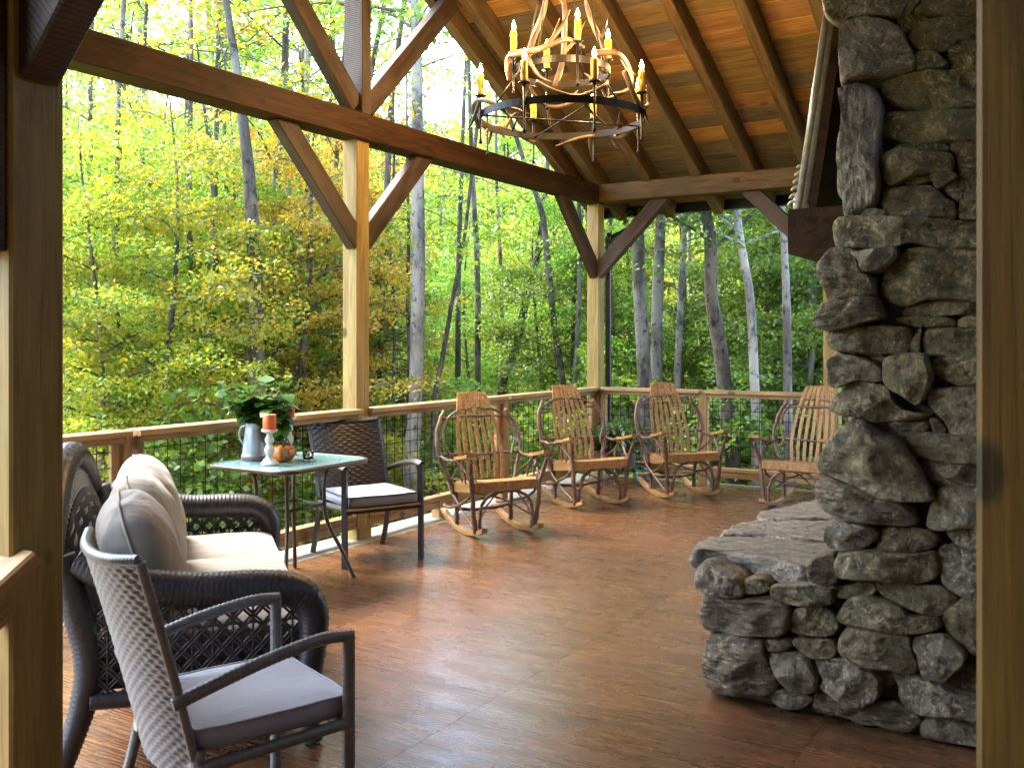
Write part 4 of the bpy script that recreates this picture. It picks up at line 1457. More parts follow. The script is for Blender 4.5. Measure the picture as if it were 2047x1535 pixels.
    for k, q in enumerate((-1, 0, 1)):
        puff('back_cushion', (-.205, q * .56, .640), (.27, .535, .50), math.radians(-19), k + 1)
        o = MB()
        def seat(u, v, q=q):
            x = lerp(-.32, .375, u)
            y = q * .575 + lerp(-.285, .285, v)
            e = max(abs(2 * u - 1), abs(2 * v - 1))
            return Vector((x, y, .425 + .035 * (1 - e ** 5) + .006 * noise.noise(Vector((x * 6, y * 6, 3)))))
        o.grid(seat, 18, 16)
        ring = [seat(i / 18, 0) for i in range(18)] + [seat(1, i / 16) for i in range(16)] + [seat(1 - i / 18, 1) for i in range(18)] + [seat(0, 1 - i / 16) for i in range(16)]
        kk = len(ring)
        V = list(ring) + [p + Vector(((p.x - .03) * .02, (p.y - q * .575) * .02, -.045)) for p in ring] + [Vector((p.x, p.y, .315)) for p in ring]
        F = [(r * kk + i, r * kk + (i + 1) % kk, (r + 1) * kk + (i + 1) % kk, (r + 1) * kk + i) for r in range(2) for i in range(kk)] + [tuple(2 * kk + i for i in range(kk))]
        o.add(V, F)
        so = o.build('seat_cushion', M_TAUPE, t)
        MB().tube([p + Vector((0, 0, -.004)) for p in ring], .0055, 6, closed=True).build('piping', M_TAUPE, so)
    return t


sofa_o = sofa()

# ------------------------------------------------------------------ glass side table
tb = thing('glass_table', 'square bronze table with rounded corners and pebbled glass top', 'table', (-4.17, 4.27, 0))


def rrect(a, b, r, n=8):
    out = []
    for cx, cy, s in ((a - r, b - r, 0), (-a + r, b - r, 1), (-a + r, -b + r, 2), (a - r, -b + r, 3)):
        for k in range(n + 1):
            t = (s + k / n) * math.pi / 2
            out.append((cx + r * math.cos(t), cy + r * math.sin(t)))
    return out


ol = rrect(.325, .375, .11)
n = len(ol)
mb = MB()
mb.add([(x * .985, y * .985, .722) for x, y in ol] + [(x * .985, y * .985, .729) for x, y in ol],
       [tuple(range(n - 1, -1, -1)), tuple(range(n, 2 * n))] + [(i, (i + 1) % n, n + (i + 1) % n, n + i) for i in range(n)])
mb.build('glass_top', M_GLASSTOP, tb, False)
MB().tube([(x, y, .718) for x, y in ol], .014, 8, closed=True).build('rim', M_TABLEFRAME, tb)
for sx in (-1, 1):
    for sy in (-1, 1):
        MB().tube(spline([(sx * .20, sy * .25, .708), (sx * .135, sy * .17, .66), (sx * .125, sy * .155, .50), (sx * .14, sy * .17, .35), (sx * .20, sy * .24, .16), (sx * .245, sy * .29, 0.005)], 6), .0125, 10).build('leg', M_TABLEFRAME, tb)
for z in (.46, .705):
    a = .128 if z < .6 else .20
    b = .158 if z < .6 else .25
    MB().tube([(a, b, z), (-a, b, z), (-a, -b, z), (a, -b, z)], .010, 8, closed=True).build('stretcher_ring', M_TABLEFRAME, tb)
ZTAB = .7295

# things on the table
jug = thing('metal_jug', 'tall tapered zinc jug on the glass table', 'jug', (-4.40, 4.20, ZTAB))
MB().lathe([(.074, 0), (.076, .012), (.075, .03), (.070, .036), (.0705, .042), (.062, .12), (.054, .18), (.050, .215), (.052, .222), (.047, .222), (.044, .19)], n=28).build('body', M_GALV, jug)
MB().lathe([(.0768, 0.001), (.078, .004), (.078, .022), (.0765, .026)], n=28).build('base_band', M_RUSTBAND, jug)
MB().tube(spline([(-.05, .0, .205), (-.10, -.01, .19), (-.115, -.01, .13), (-.075, 0, .065)], 6), .006, 8).build('handle', M_GALV, jug)


def leaf_blade(mb, base, dirn, up, L, wd, fold=.25, droop=.3, seg=4, m=0):
    d = Vector(dirn).normalized()
    u = Vector(up)
    side = d.cross(u).normalized()
    u = side.cross(d).normalized()
    V, F = [], []
    for i in range(seg + 1):
        t = i / seg
        wv = wd * math.sin(math.pi * min(1, .08 + .92 * t) ** .8) if 0 < i < seg else wd * .04
        c = Vector(base) + d * (L * t) - Vector((0, 0, 1)) * (droop * L * t * t)
        V += [c - side * wv + u * (fold * wv), c, c + side * wv + u * (fold * wv)]
    for i in range(seg):
        for j in (0, 1):
            a = i * 3 + j
            F.append((a, a + 1, a + 4, a + 3))
    mb.add(V, F, m)


def bouquet(name, label, cat, loc, specs, seed, stems=14, spread=.16, hgt=.2, L=.09, wd=.035, mat=L_HOUSE, per=7, group=None):
    t = thing(name, label, cat, loc, group=group)
    rr = random.Random(seed)
    lm, smb = MB(), MB()
    for k in range(stems):
        a = rr.uniform(0, 2 * math.pi)
        r = spread * math.sqrt(rr.random())
        tip = Vector((r * math.cos(a), r * math.sin(a), hgt * rr.uniform(.35, 1.0)))
        path = spline([(0, 0, 0), (tip.x * .3, tip.y * .3, tip.z * .55), tuple(tip)], 4)
        smb.tube(path, .003, 5)
        for q in range(per):
            p = path[rr.randrange(2, len(path))]
            b = rr.uniform(0, 2 * math.pi)
            dv = Vector((math.cos(b), math.sin(b), rr.uniform(-.35, .5)))
            s = rr.uniform(.7, 1.25)
            leaf_blade(lm, p, dv, (0, 0, 1), L * s, wd * s, rr.uniform(0, .4), rr.uniform(.0, .5))
    lm.build('foliage', mat, t)
    smb.build('stem', M_DARKSTEM, t)
    return t


bouquet('leafy_bouquet', 'bunch of broad green leaves standing in the zinc jug', 'bouquet', (-4.40, 4.20, ZTAB + .205), None, 4, stems=22, spread=.20, hgt=.27, L=.10, wd=.05, per=7)
ex = bouquet('leafy_bouquet', 'trailing spray of green leaves beside the orange pillar candle', 'bouquet', (-4.28, 4.27, ZTAB + .10), None, 9, stems=10, spread=.13, hgt=.26, L=.09, wd=.045, per=7)


def candlestick(loc, h, label, wax, clabel, ch, cr):
    t = thing('candlestick', label, 'candlestick', loc, group='white turned candlesticks on the table')
    s = h / .2
    prof = [(.050, 0), (.052, .006), (.050, .014), (.040, .020), (.036, .030), (.022, .042), (.018, .055), (.027, .075), (.029, .090), (.020, .108), (.016, .118), (.024, .130), (.026, .145), (.016, .165), (.018, .178), (.040, .186), (.046, .192), (.046, .2)]
    MB().lathe([(r, z * s) for r, z in prof], n=24).build('turned_stand', M_DISTRESSED, t)
    c = thing('pillar_candle', clabel, 'candle', (loc[0], loc[1], loc[2] + h), group='pillar candles on the table')
    MB().lathe([(cr * .97, 0), (cr, .004), (cr, ch - .006), (cr * .94, ch), (cr * .75, ch - .002), (cr * .6, ch - .006)], n=24).build('wax', wax, c)
    MB().tube([(0, 0, ch - .008), (.001, 0, ch + .008)], .0015, 5).build('wick', M_DARKSTEM, c)


candlestick((-4.13, 4.06, ZTAB), .205, 'distressed white turned candlestick at the front of the glass table', M_ORANGEWAX, 'orange pillar candle on the front white candlestick', .088, .038)
candlestick((-4.40, 4.49, ZTAB), .235, 'white turned candlestick at the back of the glass table', M_REDWAX, 'red pillar candle half hidden behind the leaves', .085, .036)
pk = thing('pumpkin_lantern', 'small orange ceramic pumpkin lantern with dark stem on the table', 'lantern', (-4.185, 4.225, ZTAB))
prof = [(.020, 0), (.050, .006), (.068, .030), (.073, .055), (.066, .082), (.048, .100), (.022, .106), (.012, .100)]
MB().lathe(prof, n=48, squash=lambda a: 1 - .07 * abs(math.sin(a * 4)) ** .5 * -1 - .07).build('shell', M_PUMPKIN, pk)
MB().tube(spline([(0, 0, .098), (.006, .002, .116), (.020, .004, .128)], 5), [.010] * 5 + [.008] * 6, 8).build('stem', M_DARKSTEM, pk)
for k in range(4):
    a = -.6 + k * 1.57
    w_ = MB().box((0, 0, 0), (.004, .024, .030)).build('window_pane', M_GALV, pk, False)
    w_.location = (.073 * math.cos(a), .073 * math.sin(a), .055)
    w_.rotation_euler = (0, 0, a)
lm = MB()
rr = random.Random(2)
for k in range(8):
    a = k * .785
    leaf_blade(lm, (.01 * math.cos(a), .01 * math.sin(a), .108), (math.cos(a), math.sin(a), .15), (0, 0, 1), .05, .018, .2, .5)
lm.build('leaf_collar', M_DARKSTEM, pk)
vt = thing('glass_votive', 'small clear glass votive with cream wax on the table', 'votive', (-4.10, 4.345, ZTAB))
MB().lathe([(.026, 0), (.030, .003), (.035, .055), (.033, .055), (.028, .008), (.010, .006)], n=24).build('glass', M_GLASS, vt)
MB().lathe([(.026, .0085), (.0295, .034), (.020, .034)], n=20).build('wax', M_WAX, vt)

# ------------------------------------------------------------------ corner plants
gp = thing('plant_pot', 'round green glazed pot on the floor in the porch corner', 'pot', (-4.06, 9.13, 0))
MB().lathe([(.045, 0), (.052, .004), (.068, .045), (.078, .09), (.074, .118), (.068, .124), (.080, .132), (.082, .146), (.074, .146), (.066, .13), (.05, .128)], n=28).build('body', M_POTGREEN, gp)
MB().lathe([(.066, .124), (.066, .129), (.01, .131)], n=20).build('soil', M_SOIL, gp)
orc = thing('orchid_plant', 'thin-stemmed potted orchid rising from the green glazed pot', 'plant', (-4.06, 9.13, .131))
for k, (dx, h_) in enumerate(((-.05, .50), (.04, .42))):
    MB().tube(spline([(0, 0, 0), (dx * .3, .01, h_ * .4), (dx, .0, h_ * .85), (dx * 2.6, -.02, h_), (dx * 3.6, -.03, h_ * .9)], 6), .0028, 6).build('stem', M_DARKSTEM, orc)
lm = MB()
for k in range(7):
    a = k * .9
    leaf_blade(lm, (0, 0, 0), (math.cos(a), math.sin(a), .8), (0, 0, 1), .16, .022, .3, .5)
for k in range(9):
    a = k * .7
    leaf_blade(lm, (-.10 + .02 * k, -.02, .42 + .01 * math.sin(k)), (math.cos(a), math.sin(a), .2), (0, 0, 1), .05, .018, .1, .4)
lm.build('foliage', L_HOUSE, orc)


def fern(label, loc, seed, n=46, L=.30, hgt=.24):
    t = thing('fern_plant', label, 'plant', loc, group='potted foliage plants in the corner')
    rr = random.Random(seed)
    lm, sm = MB(), MB()
    for k in range(n):
        a = rr.uniform(0, 6.283)
        l = L * rr.uniform(.6, 1.15)
        up = rr.uniform(.35, 1.2)
        pts = spline([(0, 0, 0), (l * .35 * math.cos(a), l * .35 * math.sin(a), hgt * up * .75), (l * .75 * math.cos(a), l * .75 * math.sin(a), hgt * up), (l * math.cos(a), l * math.sin(a), hgt * up * .75)], 4)
        sm.tube(pts, .0018, 4)
        for i in range(2, len(pts)):
            d = (pts[i] - pts[i - 1]).normalized()
            sdv = d.cross(Vector((0, 0, 1))).normalized()
            for sg in (-1, 1):
                leaf_blade(lm, pts[i], sdv * sg + d * .5, (0, 0, 1), .055, .011, .1, .4, 2)
    lm.build('frond', L_HOUSE, t)
    sm.build('stem', M_DARKSTEM, t)
    return t


def stand(label, plabel, loc, mat, pr_, ph, zz):
    t = thing('plant_stand', label, 'plant stand', loc, group='wire plant stands in the corner')
    for k in range(4):
        a = k * math.pi / 2 + .5
        r = pr_ * .9
        MB().tube(spline([(r * math.cos(a), r * math.sin(a), zz + .02), (r * math.cos(a) * 1.1, r * math.sin(a) * 1.1, zz * .5), (r * 1.35 * math.cos(a), r * 1.35 * math.sin(a), .004)], 5), .004, 6).build('leg', M_BLACKMETAL, t)
    MB().tube([(pr_ * .9 * math.cos(a), pr_ * .9 * math.sin(a), zz + .0) for a in np.linspace(0, 6.283, 25)[:-1]], .005, 6, closed=True).build('hoop', M_BLACKMETAL, t)
    p = thing('plant_pot', plabel, 'pot', (loc[0], loc[1], zz + .006), group='pots on wire stands')
    prof = [(pr_ * .78, 0), (pr_ * .8, .005)]
    for q in range(5):
        z = ph * (q + .5) / 5
        rr_ = pr_ * lerp(.8, 1.0, z / ph)
        prof += [(rr_ * .985, z - ph * .08), (rr_ * 1.01, z), (rr_ * .985, z + ph * .08)]
    prof += [(pr_ * 1.05, ph), (pr_ * .95, ph), (pr_ * .9, ph - .02)]
    MB().lathe(prof, n=26).build('body', mat, p)
    MB().lathe([(pr_ * .9, ph - .022), (pr_ * .9, ph - .02), (.01, ph - .012)], n=20).build('soil', M_SOIL, p)


stand('black wire stand under the ribbed brown pot', 'ribbed brown stoneware pot behind the second rocking chair', (-4.40, 8.93, 0), M_POTBROWN, .12, .17, .16)
fern('bushy green fern in the ribbed brown pot', (-4.40, 8.93, .325), 5, 60, .34, .26)
stand('black wire stand under the weathered grey pot', 'weathered grey ribbed pot beside the green glazed pot', (-4.20, 9.08, 0), M_POTGREY, .11, .19, .12)
fern('variegated leafy plant in the weathered grey pot', (-4.20, 9.08, .305), 6, 50, .28, .25)
# dropped leaves on the floor
for k, (u, v) in enumerate(((1364, 988), (1424, 991))):
    q = on_z(u, v, .004)
    lf = MB()
    leaf_blade(lf, (0, 0, 0), (1, .4, .1), (0, 0, 1), .05, .022, .6, .2)
    o = lf.build('fallen_leaf', plain('dry_brown_leaf', (.10, .04, .02), .7), None)
    o.location = q
    o.rotation_euler = (0, 0, k * 1.3)
    tag(o, ('dry brown leaf under the corner rocking chair', 'dry reddish leaf by the front rocker of the corner chair')[k], 'leaf', 'dry leaves on the floor')
# ------------------------------------------------------------------ antler chandelier
CC = Vector((-3.03, 5.56, 0))
ch = thing('antler_chandelier', 'two-tier black iron chandelier with antlers and lit yellow candles', 'chandelier', (CC.x, CC.y, 2.68))
near = Vector((-CC.x, -CC.y, 0)).normalized()
rgt = Vector((C_, S_, 0))
rgt = (rgt - near * rgt.dot(near)).normalized()
ZC = 2.68


def polar(phi, r, z):
    a = math.radians(phi)
    return near * (math.cos(a) * r) + rgt * (math.sin(a) * r) + Vector((0, 0, z - ZC))


def band(name, R, z, h, th=.006, seg=64):
    V, F = [], []
    for i in range(seg):
        p = 360 * i / seg
        for (r, zz) in ((R - th, z - h / 2), (R + th, z - h / 2), (R + th, z + h / 2), (R - th, z + h / 2)):
            V.append(polar(p, r, zz))
    for i in range(seg):
        j = (i + 1) % seg
        for k in range(4):
            F.append((i * 4 + k, i * 4 + (k + 1) % 4, j * 4 + (k + 1) % 4, j * 4 + k))
    return mk(name, V, F, M_BLACKMETAL, ch, False)


band('lower_ring', .535, 2.885, .045)
band('upper_ring', .31, 3.19, .045)


def candle(phi, R, zcup, zbot, lamp):
    p = polar(phi, R + .012, 0)
    b = Vector((p.x, p.y, 0))
    MB().tube([b + Vector((0, 0, zbot - ZC)), b + Vector((0, 0, zbot + .02 - ZC)), b + Vector((0, 0, zbot + .03 - ZC)), b + Vector((0, 0, zcup - ZC))], [.011, .011, .006, .010], 8).build('spike', M_BLACKMETAL, ch)
    MB().lathe([(.010, -.006), (.034, 0), (.036, .006), (.03, .006)], (b.x, b.y, zcup - ZC), 18).build('drip_pan', M_BLACKMETAL, ch)
    cm = MB()
    rr = random.Random(int(phi) + int(zcup * 100))
    h = .135
    prof = [(.0195, 0), (.020, .02), (.0215, .06), (.020, .10), (.0215, h - .01), (.018, h), (.008, h - .004)]
    cm.lathe(prof, (b.x, b.y, zcup + .006 - ZC), 14)
    for k in range(4):
        a = rr.uniform(0, 6.28)
        z1 = zcup + h - ZC
        ln = rr.uniform(.03, .09)
        cm.tube([(b.x + .020 * math.cos(a), b.y + .020 * math.sin(a), z1), (b.x + .0215 * math.cos(a), b.y + .0215 * math.sin(a), z1 - ln * .6), (b.x + .022 * math.cos(a), b.y + .022 * math.sin(a), z1 - ln)], [.003, .004, .0055], 6)
    cd = cm.build('candle', M_CANDLE, ch)
    zt = zcup + h + .004 - ZC
    MB().lathe([(.004, 0), (.010, .010), (.0135, .026), (.011, .042), (.006, .056), (.0015, .070)], (b.x, b.y, zt), 12).build('flame_bulb', M_FLAME, cd)
    if lamp:
        ld = bpy.data.lights.new('candle_glow', 'POINT')
        ld.energy = LAMP_W
        ld.color = (1.0, 0.60, 0.25)
        ld.shadow_soft_size = .02
        lo = bpy.data.objects.new('candle_glow', ld)
        COL.objects.link(lo)
        lo.parent = ch
        lo.location = (b.x, b.y, zt + .105)


LAMP_W = 1.6
for k in range(8):
    candle(-69 + 45 * k, .535, 2.99, 2.69, True)
for k in range(4):
    candle(18 + 90 * k, .31, 3.29, 3.02, True)
# rods
for k in range(4):
    MB().tube([polar(40 + 90 * k, .53, 2.90), polar(40 + 90 * k, .31, 3.19)], .006, 6).build('rod', M_BLACKMETAL, ch)
    MB().tube([polar(60 + 90 * k, .31, 3.20), polar(60 + 90 * k, .05, 4.15)], .006, 6).build('rod', M_BLACKMETAL, ch)
MB().tube([polar(0, 0, 4.12), polar(0, 0, 4.83)], .010, 8).build('hanging_rod', M_BLACKMETAL, ch)
MB().lathe([(.06, 0), (.06, .02), (.02, .05)], (0, 0, 4.10 - ZC), 16).build('hub', M_BLACKMETAL, ch)
for (a0, a1) in ((-70, 110), (20, 200)):
    MB().tube([polar(a0, .53, 2.875), polar(a1, .53, 2.875)], .006, 6).build('cross_bar', M_BLACKMETAL, ch)


def antler(pts, tines, r=.021):
    r *= .8
    P = spline(pts, 6)
    mb = MB().tube(P, ramp_list([r * 1.2, r, r * .95, r * .8, r * .3], len(P)), 8)
    for (i, tip, bend) in tines:
        b = P[int(i * (len(P) - 1))]
        tip = Vector(tip)
        mid = (b + tip) / 2 + Vector(bend)
        T = spline([b, mid, tip], 5)
        mb.tube(T, ramp_list([r * .75, r * .6, r * .12], len(T)), 7)
    return mb.build('antler', M_ANTLER, ch)


PP = polar
# standing antlers round the upper tier
for ph0, s in ((-55, 1), (70, 1), (190, -1)):
    b = [PP(ph0, .30, 3.16), PP(ph0 + 12 * s, .26, 3.35), PP(ph0 + 18 * s, .17, 3.60), PP(ph0 + 10 * s, .17, 3.85), PP(ph0, .12, 4.05)]
    antler(b, [(.32, PP(ph0 + 40 * s, .33, 3.62), (0, 0, -.03)), (.62, PP(ph0 - 30 * s, .26, 3.95), (0, 0, .02))], .024)
# antlers lying round the tiers
antler([PP(-85, .33, 3.14), PP(-60, .38, 3.24), PP(-25, .38, 3.23), PP(5, .33, 3.30), PP(28, .30, 3.27)],
       [(.45, PP(-8, .40, 3.02), (0, 0, -.05)), (.6, PP(8, .36, 3.47), (.02, 0, .0)), (.62, PP(-2, .36, 3.42), (0, 0, -.04)), (.25, PP(-50, .44, 3.12), (0, 0, .02))], .026)
antler([PP(40, .30, 3.24), PP(62, .40, 3.25), PP(75, .45, 3.15), PP(70, .45, 3.03), PP(45, .42, 2.97)],
       [(.5, PP(95, .50, 3.12), (0, 0, .02)), (.75, PP(30, .38, 2.93), (0, 0, -.02))], .024)
antler([PP(-18, .50, 3.00), PP(-5, .50, 2.94), PP(12, .50, 2.91), PP(32, .48, 2.99), PP(40, .44, 3.04)],
       [(.5, PP(52, .40, 2.76), (0, 0, -.02)), (.7, PP(20, .40, 3.08), (0, 0, .02))], .019)
antler([PP(48, .52, 3.10), PP(55, .53, 2.99), PP(66, .54, 2.91), PP(84, .56, 2.96), PP(90, .55, 3.06)],
       [(.6, PP(70, .58, 2.80), (0, 0, -.01)), (.8, PP(78, .55, 3.07), (0, 0, .01))], .021)
antler([PP(-100, .55, 2.86), PP(-86, .57, 2.95), PP(-66, .56, 2.96), PP(-50, .52, 2.90), PP(-45, .45, 2.83)],
       [(.35, PP(-75, .50, 3.05), (0, 0, .02)), (.5, PP(-78, .62, 2.78), (0, 0, -.02)), (.8, PP(-30, .40, 2.84), (0, 0, .01))], .022)
antler([PP(118, .56, 2.90), PP(135, .57, 2.85), PP(150, .55, 2.88), PP(168, .52, 2.86), PP(185, .46, 2.80)],
       [(.4, PP(140, .62, 2.78), (0, 0, -.02)), (.65, PP(160, .62, 2.74), (0, 0, -.01)), (.3, PP(120, .45, 2.98), (0, 0, .02))], .021)
antler([PP(200, .55, 2.84), PP(215, .57, 2.90), PP(232, .56, 2.92), PP(250, .54, 2.86), PP(262, .50, 2.80)],
       [(.4, PP(220, .48, 3.02), (0, 0, .02)), (.6, PP(236, .62, 2.76), (0, 0, -.01))], .021)
antler([PP(150, .34, 3.12), PP(172, .38, 3.07), PP(195, .36, 3.05), PP(215, .33, 3.12), PP(228, .30, 3.2)],
       [(.5, PP(190, .42, 2.92), (0, 0, -.02)), (.3, PP(165, .44, 3.18), (0, 0, .01))], .021)
# ------------------------------------------------------------------ ground
def ground_z(x, y):
    # distance beyond the porch in the direction of the view
    dx = max(0.0, XL - x)
    dy = max(0.0, y - YB)
    rho = math.hypot(dx, dy)
    t = min(1, rho / 9)
    z = -1.15 - .75 * t * t * (3 - 2 * t)
    t = min(1, max(0, (rho - 14) / 30))
    z += 1.5 * t * t * (3 - 2 * t)
    q = max(0, rho - 48)
    z += .21 * q * min(1, q / 40)
    z += .22 * noise.noise(Vector((x * .11, y * .11, 0))) * min(1, rho / 8)
    return z


def ground_mat():
    m = Mat('forest_floor')
    v = m.coords((1, 1, 1), 'Object', 0)
    a = m.noise(v, .7, 5, 0.6)
    b = m.noise(v, 6.0, 6, 0.7)
    c = m.noise(v, 30.0, 4, 0.7)
    col = m.mix(m.ramp(b, [(0.35, 0.0), (0.65, 1.0)]), (0.075, 0.055, 0.026), (0.20, 0.14, 0.055))
    col = m.mix(m.ramp(a, [(0.42, 0.0), (0.58, 1.0)]), col, (0.10, 0.15, 0.028))
    col = m.mix(m.ramp(c, [(0.58, 0.0), (0.68, 0.7)]), col, (0.26, 0.16, 0.035))
    return m.set(col, 0.95, bump=b, bstr=0.6, bdist=0.1, spec=0.1)


V, F = [], []
xs = np.concatenate([np.linspace(-260, -60, 26)[:-1], np.linspace(-60, 30, 61), np.linspace(30, 160, 18)[1:]])
ysg = np.concatenate([np.linspace(-40, 60, 67), np.linspace(60, 260, 26)[1:]])
for x in xs:
    for y in ysg:
        V.append((x, y, ground_z(x, y)))
ny = len(ysg)
for i in range(len(xs) - 1):
    for j in range(ny - 1):
        a = i * ny + j
        F.append((a, a + ny, a + ny + 1, a + 1))
gr = mk('ground', V, F, ground_mat(), None, True)
tag(gr, kind='structure')


# ------------------------------------------------------------------ leaves and trees
def leaf_cloud(name, centers, normals, radii, per, size, thick=.16, rs=1, cup=.25):
    """one mesh of small folded leaves in flat sprays"""
    g = np.random.default_rng(rs)
    N = len(centers)
    C = np.repeat(np.asarray(centers), per, 0)
    NN = np.repeat(np.asarray(normals), per, 0)
    R = np.repeat(np.asarray(radii), per)
    n = len(C)
    r = np.sqrt(g.random(n)) * R
    th = g.random(n) * 2 * np.pi
    ref = np.array([1.0, 0.13, 0.07])
    A = np.cross(NN, ref)
    A /= np.linalg.norm(A, axis=1, keepdims=True)
    B = np.cross(NN, A)
    P = C + A * (r * np.cos(th))[:, None] + B * (r * np.sin(th))[:, None] + NN * (g.normal(0, thick, n) * R)[:, None]
    P[:, 2] -= .22 * r * r / np.maximum(R, .01)
    # leaf frame
    d = A * np.cos(th)[:, None] + B * np.sin(th)[:, None] + g.normal(0, .8, (n, 3))
    d /= np.linalg.norm(d, axis=1, keepdims=True)
    nrm = NN + g.normal(0, .55, (n, 3))
    s = np.cross(d, nrm)
    s /= np.linalg.norm(s, axis=1, keepdims=True) + 1e-9
    u = np.cross(s, d)
    L = size * g.uniform(.65, 1.3, n)[:, None]
    Wd = L * .34
    v0 = P
    v1 = P + d * L * .45 + s * Wd + u * L * .08
    v2 = P + d * L - u * L * .10
    v3 = P + d * L * .45 - s * Wd + u * L * .08
    Vv = np.stack([v0, v1, v2, v3], 1).reshape(-1, 3)
    me = bpy.data.meshes.new(name)
    me.vertices.add(4 * n)
    me.vertices.foreach_set('co', Vv.astype(np.float32).ravel())
    me.loops.add(4 * n)
    me.loops.foreach_set('vertex_index', np.arange(4 * n, dtype=np.int32))
    me.polygons.add(n)
    me.polygons.foreach_set('loop_start', np.arange(0, 4 * n, 4, dtype=np.int32))
    me.polygons.foreach_set('loop_total', np.full(n, 4, dtype=np.int32))
    me.update(calc_edges=True)
    me.validate()
    return me


def tree_mesh(seed, H, r0, lean, wob, limbs, limb_len, z_lo, z_hi, up=.45, n=9, twigs=2):
    """trunk with limbs; returns mesh builder and the limb tips"""
    rr = random.Random(seed)
    k = 9
    pts = []
    ph = rr.uniform(0, 6)
    for i in range(k):
        t = i / (k - 1)
        pts.append((lean[0] * t * H + wob * math.sin(ph + t * 5) * t, lean[1] * t * H + wob * math.cos(ph * 1.7 + t * 4.2) * t, H * t - .4 * (i == 0)))
    P = spline(pts, 3)
    R = [r0 * (1.25 if i == 0 else 1.08 if i == 1 else 1) * (1 - .86 * (i / (len(P) - 1)) ** 1.1) for i in range(len(P))]
    mb = MB().tube(P, R, n)
    lm = MB()
    tips = []
    for q in range(limbs):
        t = lerp(z_lo, z_hi, (q + rr.random()) / limbs) / H
        i = min(len(P) - 2, int(t * (len(P) - 1)))
        b = P[i]
        a = q * 2.4 + rr.uniform(-.5, .5)
        fr = (t * H - z_lo) / max(.01, z_hi - z_lo)
        l = limb_len * (1 - .65 * fr) * rr.uniform(.65, 1.15)
        e = b + Vector((math.cos(a) * l, math.sin(a) * l, l * up * rr.uniform(.3, 1.3)))
        m = b.lerp(e, .5) + Vector((rr.uniform(-.12, .12) * l, rr.uniform(-.12, .12) * l, .10 * l))
        L = spline([b, m, e], 4)
        rb = min(R[i] * .5, .012 + l * .016)
        lm.tube(L, ramp_list([rb, rb * .6, .006], len(L)), 5, cap=False)
        tips.append((L, l))
        for s in range(twigs):
            j = rr.randrange(3, len(L) - 1)
            a2 = a + rr.choice((-1, 1)) * rr.uniform(.5, 1.1)
            l2 = l * rr.uniform(.25, .5)
            e2 = L[j] + Vector((math.cos(a2) * l2, math.sin(a2) * l2, l2 * .25))
            L2 = spline([L[j], L[j].lerp(e2, .5) + Vector((0, 0, .06 * l2)), e2], 3)
            lm.tube(L2, ramp_list([rb * .5, .004], len(L2)), 4, cap=False)
            tips.append((L2, l2 * 1.2))
    return mb, lm, tips


def crown_from(tips, seed, sprays, r_lo, r_hi, per, size, thick=.10):
    rr = random.Random(seed)
    C, Nn, R = [], [], []
    tot = sum(l for _, l in tips)
    for L, l in tips:
        k = max(1, round(sprays * l / tot))
        for q in range(k):
            t = rr.uniform(.30, 1.0)
            p = L[int(t * (len(L) - 1))]
            rad = rr.uniform(r_lo, r_hi)
            C.append((p.x + rr.gauss(0, .25) * rad * 1.5, p.y + rr.gauss(0, .25) * rad * 1.5, p.z + rr.gauss(0, .12)))
            nv = Vector((rr.gauss(0, .22), rr.gauss(0, .22), 1)).normalized()
            Nn.append(tuple(nv))
            R.append(rad)
    return leaf_cloud('crown', C, Nn, R, per, size, thick, seed)


TYPES = {}


def make_type(key, seed, H, r0, lean, wob, limbs, limb_len, z_lo, z_hi, sprays, r_lo, r_hi, per, size, up=.45, thick=.10, twigs=2):
    tb_, lb, tips = tree_mesh(seed, H, r0, lean, wob, limbs, limb_len, z_lo, z_hi, up, twigs=twigs)
    cm = crown_from(tips, seed, sprays, r_lo, r_hi, per, size, thick)
    def tomesh(mb):
        me = bpy.data.meshes.new('trunk')
        me.from_pydata([tuple(v) for v in mb.V], [], mb.F)
        me.polygons.foreach_set('use_smooth', [True] * len(me.polygons))
        return me
    TYPES[key] = (tomesh(tb_), tomesh(lb), cm)


# understory trees with layered sprays
for i in range(3):
    make_type('under%d' % i, 20 + i, 7.0 + i * .6, .065 + .01 * i, (.02, .01), .25, 24, 2.3, .7, 6.6, 210, .26, .58, 120, .066, up=.22)
# tall woodland trees
for i in range(3):
    make_type('tall%d' % i, 40 + i, 19 + i * 1.5, .17, (.01 * (i - 1), .008), .35, 24, 3.6, 6.0, 18.5, 130, .40, .85, 80, .11, up=.4)
# far, full crowns
for i in range(2):
    make_type('far%d' % i, 60 + i, 14, .16, (0, 0), .3, 30, 4.4, 1.2, 13.4, 260, .7, 1.5, 24, .34, up=.35, twigs=1)
# shrubs and saplings
for i in range(2):
    make_type('shrub%d' % i, 80 + i, 2.1, .022, (.03, 0), .10, 14, 1.0, .15, 2.0, 60, .20, .42, 55, .085, up=.5, twigs=2)


def set_mat(o, mat):
    if not o.data.materials:
        o.data.materials.append(mat)
    o.material_slots[0].link = 'OBJECT'
    o.material_slots[0].material = mat


